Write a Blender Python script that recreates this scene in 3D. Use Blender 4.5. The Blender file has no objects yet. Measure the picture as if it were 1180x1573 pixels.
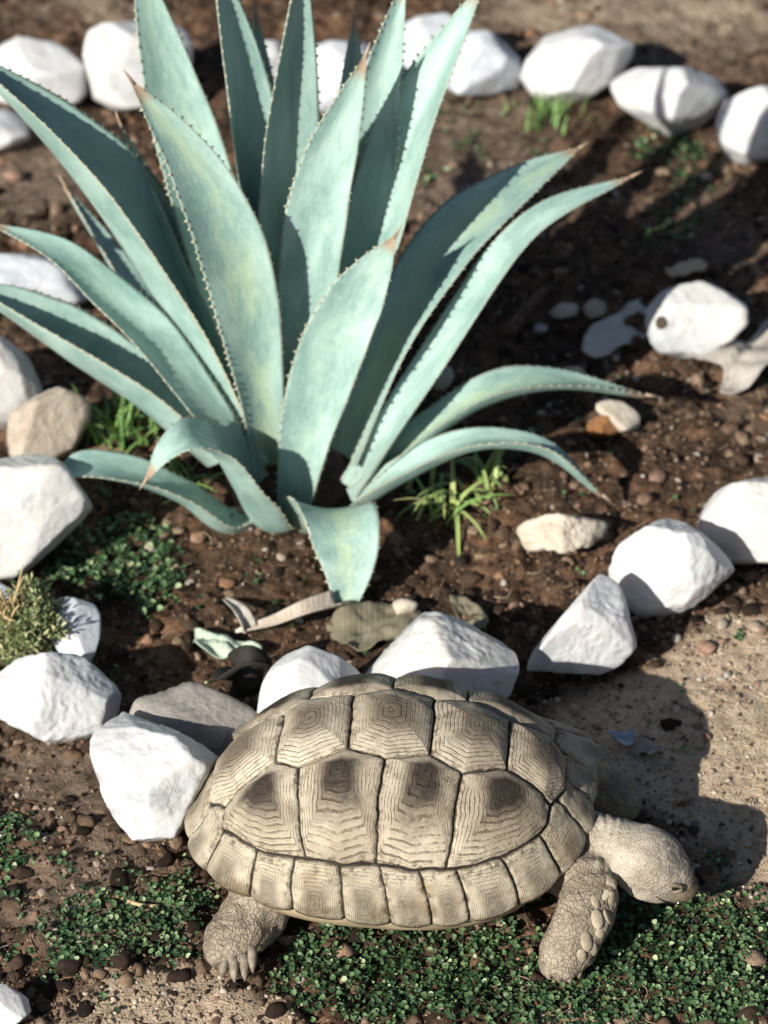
import bpy, bmesh, math, random
import numpy as np
from mathutils import Vector, Matrix, Euler

R = math.radians
scene = bpy.context.scene
COL = scene.collection

# ------------------------------------------------------------------ camera
CAM_H, CAM_Y, PITCH, FPX = 2.42, -3.097, 38.0, 4200.0      # metres, metres, degrees, focal length in photo pixels
PW, PH = 1180.0, 1573.0
cam_d = bpy.data.cameras.new('camera')
cam = bpy.data.objects.new('camera', cam_d)
COL.objects.link(cam)
cam.location = (0, CAM_Y, CAM_H)
cam.rotation_euler = (R(90 - PITCH), 0, 0)
cam_d.sensor_fit = 'VERTICAL'
cam_d.sensor_height = 36.0
cam_d.lens = 36.0 * FPX / PH
cam_d.clip_end = 500
cam_d.dof.use_dof = True
cam_d.dof.focus_distance = 3.2
cam_d.dof.aperture_fstop = 4.0
scene.camera = cam

# ------------------------------------------------------------------ light
SUN_EL, SUN_TO = 30.5, (0.650, 0.760)                       # elevation; ground direction the shadows run
w = bpy.data.worlds.new('World')
scene.world = w
w.use_nodes = True
nt = w.node_tree
sky = nt.nodes.new('ShaderNodeTexSky')
sky.sky_type = 'NISHITA'
sky.sun_disc = False
sky.sun_elevation = R(SUN_EL)
sky.sun_rotation = math.atan2(-SUN_TO[0], -SUN_TO[1])
bg = nt.nodes['Background']
bg.inputs[1].default_value = 0.05
nt.links.new(sky.outputs[0], bg.inputs[0])
sd = bpy.data.lights.new('sun', 'SUN')
sd.energy = 5.0
sd.angle = R(0.5)
sd.color = (1.0, 0.94, 0.84)
sun = bpy.data.objects.new('sun', sd)
COL.objects.link(sun)
ce = math.cos(R(SUN_EL))
sun_vec = Vector((SUN_TO[0] * ce, SUN_TO[1] * ce, -math.sin(R(SUN_EL))))
sun.rotation_euler = sun_vec.to_track_quat('-Z', 'Y').to_euler()
sun.location = (-3, -3, 4)
vs = scene.view_settings
vs.view_transform = 'Standard'
vs.look = 'None'
vs.gamma = 1
vs.use_curve_mapping = False
vs.exposure = 0.3
scene.cycles.max_bounces = 6
scene.cycles.diffuse_bounces = 2

# ------------------------------------------------------------------ camera geometry helpers
_c, _s = math.cos(R(PITCH)), math.sin(R(PITCH))
FWD = np.array([0, _c, -_s]); UP = np.array([0, _s, _c]); RT = np.array([1.0, 0, 0])
CAM = np.array([0, CAM_Y, CAM_H])

def ray(px, py):
    return FWD + RT * ((px - PW / 2) / FPX) - UP * ((py - PH / 2) / FPX)
def G(px, py, z=0.0):            # photo pixel -> point of the level plane z
    d = ray(px, py); t = (z - CAM[2]) / d[2]
    return CAM + d * t
def Y(px, py, y):                # photo pixel -> point of the upright plane y
    d = ray(px, py); t = (y - CAM[1]) / d[1]
    return CAM + d * t
def to_px(p):
    p = np.asarray(p) - CAM
    d = p @ FWD
    return PW / 2 + FPX * (p @ RT) / d, PH / 2 - FPX * (p @ UP) / d

# ------------------------------------------------------------------ noise
def _hash(ix, iy, iz, seed):
    h = (ix.astype(np.int64) * 374761393 + iy.astype(np.int64) * 668265263 + iz.astype(np.int64) * 2147483647 + seed * 1274126177) & 0xffffffff
    h = ((h ^ (h >> 13)) * 1274126177) & 0xffffffff
    h = (h ^ (h >> 16)) & 0xffffffff
    return h / 4294967295.0
def vnoise(p, seed=0):
    p = np.asarray(p, dtype=float)
    if p.shape[1] == 2: p = np.hstack([p, np.zeros((len(p), 1))])
    i = np.floor(p); f = p - i; f = f * f * f * (f * (f * 6 - 15) + 10)
    i = i.astype(np.int64)
    out = 0
    for dx in (0, 1):
        wx = f[:, 0] if dx else 1 - f[:, 0]
        for dy in (0, 1):
            wy = f[:, 1] if dy else 1 - f[:, 1]
            for dz in (0, 1):
                wz = f[:, 2] if dz else 1 - f[:, 2]
                out = out + wx * wy * wz * _hash(i[:, 0] + dx, i[:, 1] + dy, i[:, 2] + dz, seed)
    return out * 2 - 1
def fbm(p, octv=4, seed=0, gain=.5):
    p = np.asarray(p, dtype=float); a, s, o = 1.0, 0, 0
    for k in range(octv):
        o = o + a * vnoise(p, seed + k * 17); s += a; a *= gain; p = p * 2.03 + 7.1
    return o / s
def sstep(a, b, x):
    t = np.clip((x - a) / (b - a), 0, 1); return t * t * (3 - 2 * t)

# ------------------------------------------------------------------ object helpers
def mesh_np(name, verts, faces, material=None, parent=None, smooth=True, attrs=None, uv=None):
    me = bpy.data.meshes.new(name)
    verts = np.asarray(verts, dtype=np.float32)
    if isinstance(faces, np.ndarray):
        nf, k = faces.shape
        me.vertices.add(len(verts)); me.vertices.foreach_set('co', verts.ravel())
        me.loops.add(nf * k); me.loops.foreach_set('vertex_index', faces.astype(np.int32).ravel())
        me.polygons.add(nf); me.polygons.foreach_set('loop_start', np.arange(0, nf * k, k, dtype=np.int32))
        me.update(calc_edges=True)
    else:
        me.from_pydata(verts.tolist(), [], [list(f) for f in faces])
    if smooth: me.polygons.foreach_set('use_smooth', np.ones(len(me.polygons), dtype=bool))
    for k, v in (attrs or {}).items():
        v = np.asarray(v, dtype=np.float32)
        if v.ndim == 1:
            a = me.attributes.new(k, 'FLOAT', 'POINT'); a.data.foreach_set('value', v)
        else:
            a = me.attributes.new(k, 'FLOAT_VECTOR', 'POINT'); a.data.foreach_set('vector', v.ravel())
    me.validate()
    if material: me.materials.append(material)
    o = bpy.data.objects.new(name, me); COL.objects.link(o)
    if parent: o.parent = parent
    return o
def tag(o, label=None, cat=None, group=None, kind=None):
    if label: o['label'] = label
    if cat: o['category'] = cat
    if group: o['group'] = group
    if kind: o['kind'] = kind
    return o
def empty(name, loc, rz=0):
    o = bpy.data.objects.new(name, None); COL.objects.link(o)
    o.location = loc; o.rotation_euler = (0, 0, rz); o.empty_display_size = .05
    return o
class MB:
    def __init__(s): s.v, s.f, s.a, s.n = [], [], [], 0
    def add(s, v, f, a=None):
        v = np.asarray(v, float); s.v.append(v); s.f += [[i + s.n for i in q] for q in f]
        s.a.append(np.full(len(v), 0.0 if a is None else a) if np.isscalar(a) or a is None else np.asarray(a)); s.n += len(v)
    def build(s, name, m, parent=None, smooth=True, attr='tone'):
        return mesh_np(name, np.vstack(s.v), s.f, m, parent, smooth, {attr: np.concatenate(s.a)})
def catmull(pts, n):
    pts = np.asarray(pts, float)
    d = np.r_[0, np.cumsum(np.maximum(np.linalg.norm(np.diff(pts[:, :3], axis=0), axis=1), 1e-6))]
    d /= d[-1]
    P = np.vstack([2 * pts[0] - pts[1], pts, 2 * pts[-1] - pts[-2]])
    D = np.r_[-d[1], d, 2 - d[-2]]
    t = np.linspace(0, 1, n); out = np.zeros((n, pts.shape[1]))
    for k, u in enumerate(t):
        j = min(max(np.searchsorted(d, u, side='right') - 1, 0), len(d) - 2)
        p0, p1, p2, p3 = P[j:j + 4]; t0, t1, t2, t3 = D[j:j + 4]
        m1 = (p2 - p0) / (t2 - t0) * (t2 - t1); m2 = (p3 - p1) / (t3 - t1) * (t2 - t1)
        x = (u - t1) / (t2 - t1)
        out[k] = (2*x**3-3*x**2+1)*p1 + (x**3-2*x**2+x)*m1 + (-2*x**3+3*x**2)*p2 + (x**3-x**2)*m2
    return out
def norm(v): return v / np.maximum(np.linalg.norm(v, axis=-1, keepdims=True), 1e-9)
def tube(pts, radii, sides=8, cap=True, flat=None, upv=(0, 0, 1)):
    """A closed tapering tube; flat = per point (side factor, up factor)."""
    pts = np.asarray(pts, float); n = len(pts)
    T = norm(np.gradient(pts, axis=0)); upv = np.asarray(upv, float)
    v = []
    for k in range(n):
        s = np.cross(T[k], upv)
        if np.linalg.norm(s) < 1e-3: s = np.cross(T[k], [0, 1, 0.01])
        s = s / np.linalg.norm(s); u = np.cross(s, T[k])
        fs, fu = (1, 1) if flat is None else flat[k]
        for j in range(sides):
            a = 2 * math.pi * j / sides
            v.append(pts[k] + radii[k] * (s * math.cos(a) * fs + u * math.sin(a) * fu))
    f = [[k * sides + j, k * sides + (j + 1) % sides, (k + 1) * sides + (j + 1) % sides, (k + 1) * sides + j] for k in range(n - 1) for j in range(sides)]
    if cap:
        f.append(list(range(sides - 1, -1, -1))); f.append([(n - 1) * sides + j for j in range(sides)])
    return np.array(v), f
def ico(level):
    bm = bmesh.new(); bmesh.ops.create_icosphere(bm, subdivisions=level, radius=1)
    bm.verts.ensure_lookup_table(); bm.verts.index_update()
    v = np.array([x.co[:] for x in bm.verts]); f = np.array([[q.index for q in p.verts] for p in bm.faces]); bm.free()
    return v, f
ICO = {k: ico(k) for k in (1, 2, 3, 5, 6)}

# ------------------------------------------------------------------ materials
class NT:
    def __init__(s, name):
        s.m = bpy.data.materials.new(name); s.m.use_nodes = True
        s.t = s.m.node_tree; s.b = s.t.nodes['Principled BSDF']
    def n(s, kind, **kw):
        x = s.t.nodes.new('ShaderNode' + kind)
        for k, v in kw.items(): setattr(x, k, v)
        return x
    def l(s, a, b): s.t.links.new(a, b)
    def put(s, sock, v):
        if hasattr(v, 'is_linked') or hasattr(v, 'links'): s.l(v, sock)
        else: sock.default_value = v
    def attr(s, name): return s.n('Attribute', attribute_name=name).outputs['Fac']
    def co(s): return s.n('TexCoord').outputs['Object']
    def noise(s, scale, detail=4, rough=.55, vec=None, dist=0):
        x = s.n('TexNoise'); x.inputs['Scale'].default_value = scale; x.inputs['Detail'].default_value = detail
        x.inputs['Roughness'].default_value = rough; x.inputs['Distortion'].default_value = dist
        s.l(vec or s.co(), x.inputs['Vector']); return x.outputs['Fac']
    def voro(s, scale, feature='F1', vec=None):
        x = s.n('TexVoronoi', feature=feature); x.inputs['Scale'].default_value = scale
        s.l(vec or s.co(), x.inputs['Vector']); return x.outputs['Distance']
    def ramp(s, fac, stops):
        x = s.n('ValToRGB'); e = x.color_ramp.elements
        while len(e) < len(stops): e.new(.5)
        for k, (p, c) in enumerate(stops):
            e[k].position = p; e[k].color = (*c, 1) if len(c) == 3 else c
        s.l(fac, x.inputs[0]); return x.outputs[0]
    def step(s, fac, a, b, lo=0., hi=1.):
        x = s.n('MapRange', interpolation_type='SMOOTHSTEP'); s.l(fac, x.inputs[0])
        for k, v in zip((1, 2, 3, 4), (a, b, lo, hi)): x.inputs[k].default_value = v
        return x.outputs[0]
    def math(s, op, a, b=0.):
        x = s.n('Math', operation=op); s.put(x.inputs[0], a); s.put(x.inputs[1], b); return x.outputs[0]
    def mix(s, fac, a, b, blend='MIX'):
        x = s.n('Mix', data_type='RGBA', blend_type=blend)
        s.put(x.inputs[0], fac)
        for sock, v in ((x.inputs[6], a), (x.inputs[7], b)):
            if isinstance(v, tuple): sock.default_value = (*v, 1)
            else: s.l(v, sock)
        return x.outputs[2]
    def bump(s, h, strength, dist, prev=None):
        x = s.n('Bump'); x.inputs['Strength'].default_value = strength; x.inputs['Distance'].default_value = dist
        s.l(h, x.inputs['Height'])
        if prev: s.l(prev, x.inputs['Normal'])
        return x.outputs[0]
    def done(s, col, rough=.7, nrm=None, spec=.3, **kw):
        s.put(s.b.inputs['Base Color'], (*col, 1) if isinstance(col, tuple) else col)
        s.put(s.b.inputs['Roughness'], rough); s.b.inputs['Specular IOR Level'].default_value = spec
        if nrm: s.l(nrm, s.b.inputs['Normal'])
        for k, v in kw.items(): s.b.inputs[k.replace('_', ' ')].default_value = v
        return s.m

def m_soil():
    t = NT('soil'); c = t.co()
    sand, dry = t.attr('sand'), t.attr('dry')
    n1 = t.noise(9, 6, .65); n2 = t.noise(60, 5, .7); n3 = t.noise(240, 3, .7)
    bed = t.ramp(n2, [(.25, (.014, .009, .006)), (.5, (.055, .036, .025)), (.72, (.185, .125, .085))])
    bed = t.mix(t.step(n1, .42, .66), bed, t.ramp(n2, [(.3, (.045, .026, .017)), (.7, (.33, .19, .115))]))
    sd_ = t.ramp(n2, [(.25, (.30, .225, .155)), (.5, (.57, .445, .32)), (.75, (.76, .63, .475))])
    sd_ = t.mix(t.step(n3, .5, .75), sd_, (.58, .46, .34))
    dr = t.ramp(n2, [(.25, (.07, .052, .04)), (.5, (.19, .142, .106)), (.75, (.36, .275, .21))])
    col = t.mix(dry, bed, dr)
    sp = t.voro(130); col = t.mix(t.step(sp, .22, .12, 0, .55), col, t.mix(n1, (.34, .22, .15), (.16, .10, .065)))
    col = t.mix(sand, col, sd_)
    b = t.bump(n2, .7, .010); b = t.bump(n3, .6, .003, b)
    return t.done(col, .95, b, .12)
def m_lump(name, stops, bump=.6):
    t = NT(name); a = t.attr('tone')
    col = t.ramp(a, stops); n = t.noise(150, 4, .65)
    col = t.mix(t.step(n, .3, .75), t.mix(.55, col, (.02, .014, .01)), col)
    return t.done(col, .9, t.bump(n, bump, .004), .15)
def m_quartz(name, tint=(.86, .85, .83), stain=.5, grey=.35):
    t = NT(name); oi = t.n('ObjectInfo').outputs['Random']
    mp = t.n('VectorMath', operation='ADD'); t.l(t.co(), mp.inputs[0])
    cx = t.n('CombineXYZ'); t.l(t.math('MULTIPLY', oi, 37.), cx.inputs[0]); t.l(cx.outputs[0], mp.inputs[1]); v = mp.outputs[0]
    n1 = t.noise(12, 5, .6, v, .4); n2 = t.noise(45, 6, .7, v); n3 = t.noise(160, 4, .7, v)
    col = t.mix(t.step(n1, .48, .70, 0, grey), tint, (.37, .41, .45))
    col = t.mix(t.step(t.noise(17, 6, .7, v, .8), .56, .74, 0, stain), col, (.52, .43, .31))
    vr = t.n('TexVoronoi', feature='DISTANCE_TO_EDGE'); vr.inputs['Scale'].default_value = 22
    wv = t.n('VectorMath', operation='ADD'); t.l(v, wv.inputs[0]); nz = t.n('TexNoise'); nz.inputs['Scale'].default_value = 30; t.l(v, nz.inputs['Vector'])
    sc = t.n('VectorMath', operation='SCALE'); t.l(nz.outputs['Color'], sc.inputs[0]); sc.inputs['Scale'].default_value = .06; t.l(sc.outputs[0], wv.inputs[1]); t.l(wv.outputs[0], vr.inputs['Vector'])
    crack = t.math('MULTIPLY', t.step(vr.outputs['Distance'], .03, .0), t.step(n1, .5, .68))
    col = t.mix(t.math('MULTIPLY', crack, .35), col, (.40, .35, .29))
    mud = t.step(t.noise(6, 6, .75, v, 1.2), .60, .72, 0, .55); col = t.mix(t.math('MULTIPLY', mud, t.step(n2, .40, .62)), col, (.27, .19, .125))
    col = t.mix(t.step(n3, .62, .78, 0, .22), col, (.45, .40, .34))
    b = t.bump(n2, .22, .012); b = t.bump(n3, .2, .003, b); b = t.bump(t.math('SUBTRACT', 1., crack), .3, .004, b)
    return t.done(col, .45, b, .45, Subsurface_Weight=.15, Subsurface_Scale=.03)
def m_stone(name, a, b_, c):
    t = NT(name); n1 = t.noise(14, 6, .65, None, .5); n2 = t.noise(80, 5, .7)
    col = t.ramp(n1, [(.3, a), (.5, b_), (.7, c)]); col = t.mix(t.step(n2, .55, .75, 0, .5), col, tuple(x * .45 for x in a))
    return t.done(col, .85, t.bump(n2, .6, .006), .2)
def m_agave():
    t = NT('agave_leaf'); u, v, s = t.attr('across'), t.attr('along'), t.attr('tone')
    def vec(ku, kv, ks):
        mp = t.n('CombineXYZ'); t.l(t.math('MULTIPLY', u, ku), mp.inputs[0]); t.l(t.math('MULTIPLY', v, kv), mp.inputs[1]); t.l(t.math('MULTIPLY', s, ks), mp.inputs[2]); return mp.outputs[0]
    even = vec(1., 5., 13.)
    n1 = t.noise(1.1, 5, .6, even, .3); n2 = t.noise(9., 6, .72, even); n3 = t.noise(38., 4, .7, even)
    au = t.math('ABSOLUTE', u)
    lines = t.noise(1.6, 3, .6, vec(13., 1.0, 31.))
    col = t.mix(t.step(n1, .30, .70), (.215, .36, .33), (.41, .59, .535))
    mid = t.math('MULTIPLY', t.step(au, .75, .15), t.step(n1, .36, .58))
    col = t.mix(t.math('MULTIPLY', mid, t.step(s, .3, 1., .0, .60)), col, (.40, .52, .30))
    col = t.mix(t.step(n2, .50, .72, 0, .45), col, (.50, .66, .61))            # bloom still on
    col = t.mix(t.step(n2, .46, .28, 0, .45), col, (.155, .285, .25))            # bloom rubbed off
    col = t.mix(t.step(lines, .58, .80, 0, .10), col, (.20, .33, .29))
    col = t.mix(t.step(n3, .62, .74, 0, .45), col, (.62, .73, .67))            # pale specks
    col = t.mix(t.math('MULTIPLY', t.step(t.noise(4.5, 6, .75, even), .64, .72), .5), col, (.31, .28, .18))   # scars
    imp = t.math('SINE', t.math('MULTIPLY', t.math('ADD', v, t.math('MULTIPLY', t.math('POWER', au, 2.), .10)), 34.))
    col = t.mix(t.math('MULTIPLY', t.step(imp, .86, .99), t.step(n1, .45, .6, 0, .22)), col, (.50, .63, .57))  # faint prints of the bud
    col = t.mix(t.step(au, .945, .992, 0, .85), col, (.47, .45, .33))
    dust = t.math('MULTIPLY', t.step(v, .22, .02), t.step(n2, .40, .60)); col = t.mix(t.math('MULTIPLY', dust, .45), col, (.25, .19, .13))
    col = t.mix(t.step(t.math('ADD', v, t.math('MULTIPLY', n2, .05)), .955, 1.0), col, (.36, .27, .19))
    b = t.bump(lines, .18, .003); b = t.bump(n2, .30, .004, b); b = t.bump(n3, .25, .0015, b)
    return t.done(col, t.math('ADD', .28, t.math('MULTIPLY', n2, .30)), b, .5)
def m_plain(name, a, b_, scale=40, rough=.8, bump=.3, spec=.25, dist=.004):
    t = NT(name); n = t.noise(scale, 5, .65)
    return t.done(t.mix(t.step(n, .3, .7), a, b_), rough, t.bump(n, bump, dist), spec)
def m_deadleaf(name, a, b_):
    t = NT(name); n = t.noise(30, 5, .7); n2 = t.noise(120, 5, .75)
    w_ = t.n('TexWave'); w_.inputs['Scale'].default_value = 42; w_.inputs['Distortion'].default_value = 5; w_.inputs['Detail'].default_value = 3; t.l(t.co(), w_.inputs['Vector'])
    col = t.mix(t.step(n, .3, .7), a, b_); col = t.mix(t.step(w_.outputs['Fac'], .80, .98, 0, .12), col, tuple(x * .55 for x in a))
    col = t.mix(t.step(n2, .58, .70, 0, .7), col, tuple(x * .4 for x in a))
    return t.done(col, .85, t.bump(n2, .4, .002, t.bump(w_.outputs['Fac'], .15, .002)), .15)
def m_leafy(name, stops, rough=.5):
    t = NT(name); a = t.attr('tone'); m = t.done(t.ramp(a, stops), rough, None, .35)
    return m
def m_shell():
    t = NT('tortoise_shell'); g, kind, seam, rnd = t.attr('ring'), t.attr('row'), t.attr('seam'), t.attr('tone')
    n0 = t.noise(7, 4, .6); n1 = t.noise(16, 5, .65); n2 = t.noise(70, 5, .7); n3 = t.noise(260, 3, .6); n4 = t.noise(34, 4, .7)
    c = lambda n, k: t.math('MULTIPLY', t.math('SUBTRACT', n, .5), k)
    wob = t.math('ADD', t.math('ADD', t.math('POWER', g, 1.2), c(n2, .055)), t.math('ADD', c(n4, .06), c(n1, .08)))
    wave = t.math('ADD', t.math('MULTIPLY', t.math('SINE', t.math('MULTIPLY', wob, 66.)), .5), .5)
    wave2 = t.math('ADD', t.math('MULTIPLY', t.math('SINE', t.math('MULTIPLY', wob, 131.)), .5), .5)
    line = t.math('MULTIPLY', t.step(wave, .74, .99), t.step(n4, .38, .62, .05, 1.))
    line2 = t.math('MULTIPLY', t.step(wave2, .62, .98), t.step(n2, .42, .62, .0, .6))
    marg = t.step(kind, .7, .9); mid = t.math('SUBTRACT', 1., t.step(kind, .1, .3))
    base = t.mix(t.step(n0, .32, .68), (.36, .305, .225), (.64, .575, .455))
    base = t.mix(t.step(n2, .50, .74, 0, .6), base, (.29, .22, .14))
    base = t.mix(t.step(t.math('ADD', g, c(n4, .5)), .80, .22, 0, .70), base, (.21, .165, .12))   # older horn is greyer towards each centre
    base = t.mix(t.math('MULTIPLY', marg, t.step(n0, .3, .6, .2, .6)), base, (.55, .49, .375))
    base = t.mix(t.math('MULTIPLY', marg, t.step(n1, .50, .64, 0, .55)), base, (.33, .23, .12))
    amtl = t.math('SUBTRACT', t.math('ADD', .26, t.math('MULTIPLY', t.attr('below'), .50)), t.math('MULTIPLY', marg, .22))
    col = t.mix(t.math('MULTIPLY', line, amtl), base, (.105, .072, .044))
    col = t.mix(t.math('MULTIPLY', line2, t.math('SUBTRACT', .42, t.math('MULTIPLY', marg, .2))), col, (.17, .125, .085))
    core = t.step(t.math('ADD', t.math('ADD', g, c(n2, .50)), c(n4, .36)), .60, .18)
    amt = t.math('SUBTRACT', .95, t.math('MULTIPLY', t.math('ABSOLUTE', t.math('SUBTRACT', kind, .5)), 1.0))
    col = t.mix(t.math('MULTIPLY', core, amt), col, (.026, .020, .016))
    sm = t.math('MULTIPLY', t.attr('smear'), t.step(n2, .38, .66))
    col = t.mix(t.math('MULTIPLY', sm, .9), col, (.06, .044, .032))
    low = t.math('MULTIPLY', t.attr('rim'), t.step(n1, .44, .62))
    col = t.mix(t.math('MULTIPLY', low, .65), col, (.13, .085, .05))
    grime = t.math('MULTIPLY', t.step(n4, .56, .72), t.step(n2, .48, .62))
    col = t.mix(t.math('MULTIPLY', grime, .55), col, (.10, .07, .046))
    sc = t.step(t.math('ADD', seam, c(n2, .003)), .0023, .0005)
    col = t.mix(t.math('MULTIPLY', sc, .97), col, (.016, .011, .008))
    edge = t.math('MULTIPLY', t.step(seam, .012, .002), t.step(t.noise(110, 5, .75), .47, .63))
    col = t.mix(t.math('MULTIPLY', edge, .75), col, (.05, .034, .024))
    b = t.bump(t.math('SUBTRACT', 1., t.math('ADD', line, t.math('MULTIPLY', line2, .5))), .7, .0030); b = t.bump(n2, .4, .004, b); b = t.bump(n3, .3, .0012, b)
    return t.done(col, .62, b, .3)
def m_skin():
    t = NT('tortoise_skin'); hd = t.attr('head')
    wv = t.n('VectorMath', operation='ADD'); t.l(t.co(), wv.inputs[0]); nz = t.n('TexNoise'); nz.inputs['Scale'].default_value = 60; t.l(t.co(), nz.inputs['Vector'])
    sc = t.n('VectorMath', operation='SCALE'); t.l(nz.outputs['Color'], sc.inputs[0]); sc.inputs['Scale'].default_value = .010; t.l(sc.outputs[0], wv.inputs[1])
    def cells(k):
        x = t.n('TexVoronoi', feature='DISTANCE_TO_EDGE'); x.inputs['Scale'].default_value = k; t.l(wv.outputs[0], x.inputs['Vector']); return x.outputs['Distance']
    e, e2 = cells(150), cells(260)
    n1 = t.noise(22, 5, .65); n2 = t.noise(120, 4, .7)
    leg = t.mix(t.step(n1, .3, .7), (.22, .18, .135), (.43, .365, .285))
    leg = t.mix(t.step(n2, .5, .75, 0, .5), leg, (.50, .43, .34))
    leg = t.mix(t.step(e, .10, .01, 0, .45), leg, (.13, .10, .07))
    head = t.mix(t.step(n1, .3, .7), (.40, .35, .28), (.62, .57, .485))
    head = t.mix(t.step(n2, .52, .72, 0, .45), head, (.30, .265, .22))
    crown = t.attr('crown')
    head = t.mix(t.math('MULTIPLY', crown, t.step(n2, .40, .54)), head, (.17, .165, .16))
    head = t.mix(t.step(e2, .10, .01, 0, .55), head, (.33, .26, .18))
    beak = t.attr('beak'); head = t.mix(t.math('MULTIPLY', beak, .9), head, (.13, .095, .06))
    col = t.mix(hd, leg, head)
    b = t.bump(t.step(t.math('ADD', e, t.math('MULTIPLY', hd, .12)), 0., .18), .5, .0035); b = t.bump(t.step(e2, 0., .16), .35, .0022, b); b = t.bump(n2, .7, .003, b); b = t.bump(n1, .5, .008, b)
    return t.done(col, .7, b, .25)

M = dict(
    soil=m_soil(),
    clod=m_lump('soil_clod', [(0, (.012, .008, .006)), (.4, (.065, .042, .03)), (.7, (.22, .145, .098)), (.9, (.38, .275, .195)), (1, (.36, .19, .11))]),
    litter=m_lump('straw_litter', [(0, (.10, .065, .04)), (.5, (.28, .20, .125)), (1, (.55, .44, .30))], .1),
    crumb=m_lump('sand_crumb', [(0, (.34, .26, .18)), (.5, (.56, .45, .33)), (1, (.76, .67, .55))], .2),
    gravel=m_lump('pebble_stone', [(0, (.10, .065, .045)), (.35, (.24, .155, .115)), (.6, (.42, .27, .20)), (.8, (.50, .42, .34)), (1, (.68, .63, .57))], .3),
    quartz=m_quartz('white_quartz', (.67, .68, .69), .25, .6), dirty=m_quartz('stained_quartz', (.66, .655, .64), .75, .7),
    blue=m_quartz('bluish_quartz', (.60, .645, .70), .25, .7),
    tan=m_stone('tan_stone', (.36, .30, .24), (.52, .45, .375), (.66, .60, .53)),
    pale=m_stone('pale_stone', (.45, .38, .30), (.62, .56, .47), (.75, .70, .62)),
    grey=m_stone('grey_stone', (.24, .22, .205), (.34, .31, .285), (.44, .41, .38)),
    rust=m_stone('rust_stone', (.16, .07, .03), (.28, .14, .06), (.36, .20, .10)),
    agave=m_agave(), spine=m_plain('dry_spine', (.30, .20, .13), (.55, .44, .34), 60),
    shell=m_shell(), skin=m_skin(),
    horn=m_plain('claw_horn', (.16, .13, .10), (.36, .31, .25), 90, .5),
    plate=m_plain('leg_scale_horn', (.30, .25, .18), (.52, .45, .34), 60, .6, .6),
    plastron=m_plain('plastron_horn', (.34, .26, .16), (.56, .47, .32), 18, .6),
    eye=m_plain('eye_black', (.012, .009, .007), (.02, .015, .01), 50, .12, .0, .6),
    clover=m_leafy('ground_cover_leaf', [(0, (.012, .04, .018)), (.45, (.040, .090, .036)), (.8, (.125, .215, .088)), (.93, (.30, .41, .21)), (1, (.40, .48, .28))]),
    grass=m_leafy('grass_blade', [(0, (.07, .17, .05)), (.5, (.24, .42, .12)), (1, (.52, .56, .22))]),
    shrub=m_leafy('shrub_needle', [(0, (.09, .14, .06)), (.6, (.27, .32, .15)), (1, (.50, .48, .26))]),
    twig=m_plain('dry_twig', (.42, .30, .16), (.62, .48, .28), 60, .8),
    bark=m_plain('brown_stick', (.09, .055, .035), (.19, .12, .08), 50, .9, .6),
    pdry=m_deadleaf('bleached_leaf', (.62, .57, .50), (.82, .77, .70)),
    dry=m_deadleaf('dry_leaf', (.45, .38, .31), (.68, .61, .53)),
    dryg=m_deadleaf('grey_dry_leaf', (.34, .31, .28), (.56, .53, .49)),
    straw=m_deadleaf('straw_leaf', (.62, .50, .32), (.78, .66, .46)),
    olive=m_deadleaf('olive_dry_leaf', (.15, .14, .10), (.28, .25, .18)),
    mint=m_deadleaf('pale_green_leaf', (.40, .50, .40), (.62, .70, .58)),
    black=m_plain('rotten_leaf', (.018, .016, .014), (.045, .04, .034), 30, .7),
    bluebit=m_plain('blue_grey_leaf', (.30, .38, .46), (.45, .53, .60), 40, .7),
)

# ------------------------------------------------------------------ ground: one sheet
def blob(px, py, cx, cy, rx, ry):
    return np.exp(-(((px - cx) / rx) ** 2 + ((py - cy) / ry) ** 2))
def soil_masks(x, y):
    """sand (pale dry path) and dry (brown, dusty) weights of the soil at ground points"""
    px, py = to_px(np.stack([x, y, np.zeros_like(x)], 1))
    q = np.stack([x, y], 1)
    nz = fbm(q * 6, 4, 3) * .55 + fbm(q * 28, 3, 9) * .35
    sand = 1.15 * blob(px, py, 1180, 1190, 200, 190) + .85 * blob(px, py, 930, 1130, 160, 100) + 1.0 * blob(px, py, 300, 1590, 210, 95) \
        + .6 * blob(px, py, 900, 1560, 140, 40) + .55 * blob(px, py, 1150, 1010, 110, 110) + .35 * blob(px, py, 620, 1470, 160, 30) + .45 * blob(px, py, 340, 1450, 60, 60) + .62 * blob(px, py, 1000, 15, 330, 70) + .42 * blob(px, py, 100, 10, 200, 40)
    sand = sstep(.28, .75, sand + nz * .45)
    dry = 1.0 * blob(px, py, 1000, 30, 330, 75) + .9 * blob(px, py, 60, 270, 170, 80) + .8 * blob(px, py, 80, 1180, 170, 90) + .8 * blob(px, py, 700, 250, 260, 160) \
        + .6 * blob(px, py, 1130, 330, 120, 160) + .8 * blob(px, py, 150, 1380, 260, 120) + .5 * blob(px, py, 60, 20, 300, 60) + .6 * blob(px, py, 1150, 620, 80, 60)
    dry = sstep(.25, .85, dry + nz * .5)
    far = sstep(1.5, 3.5, np.hypot(x, y - .2)); dry = np.maximum(dry, far)
    return sand, dry
def gz(x, y, lo=False):
    x = np.atleast_1d(np.asarray(x, float)); y = np.atleast_1d(np.asarray(y, float)); q = np.stack([x, y], 1)
    z = fbm(q * 3.2, 2, 1) * .010
    if not lo:
        sand, dry = soil_masks(x, y)
        rough = 1 - .62 * sand - .25 * dry
        cl = np.abs(fbm(q * 17, 3, 5)); z = z + rough * (.022 * cl - .008) + fbm(q * 48, 3, 11) * .0055 * (rough + .15) + .005 * np.exp(-((x + .12) ** 2 + (y - .05) ** 2) / .03)
    return z
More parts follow.
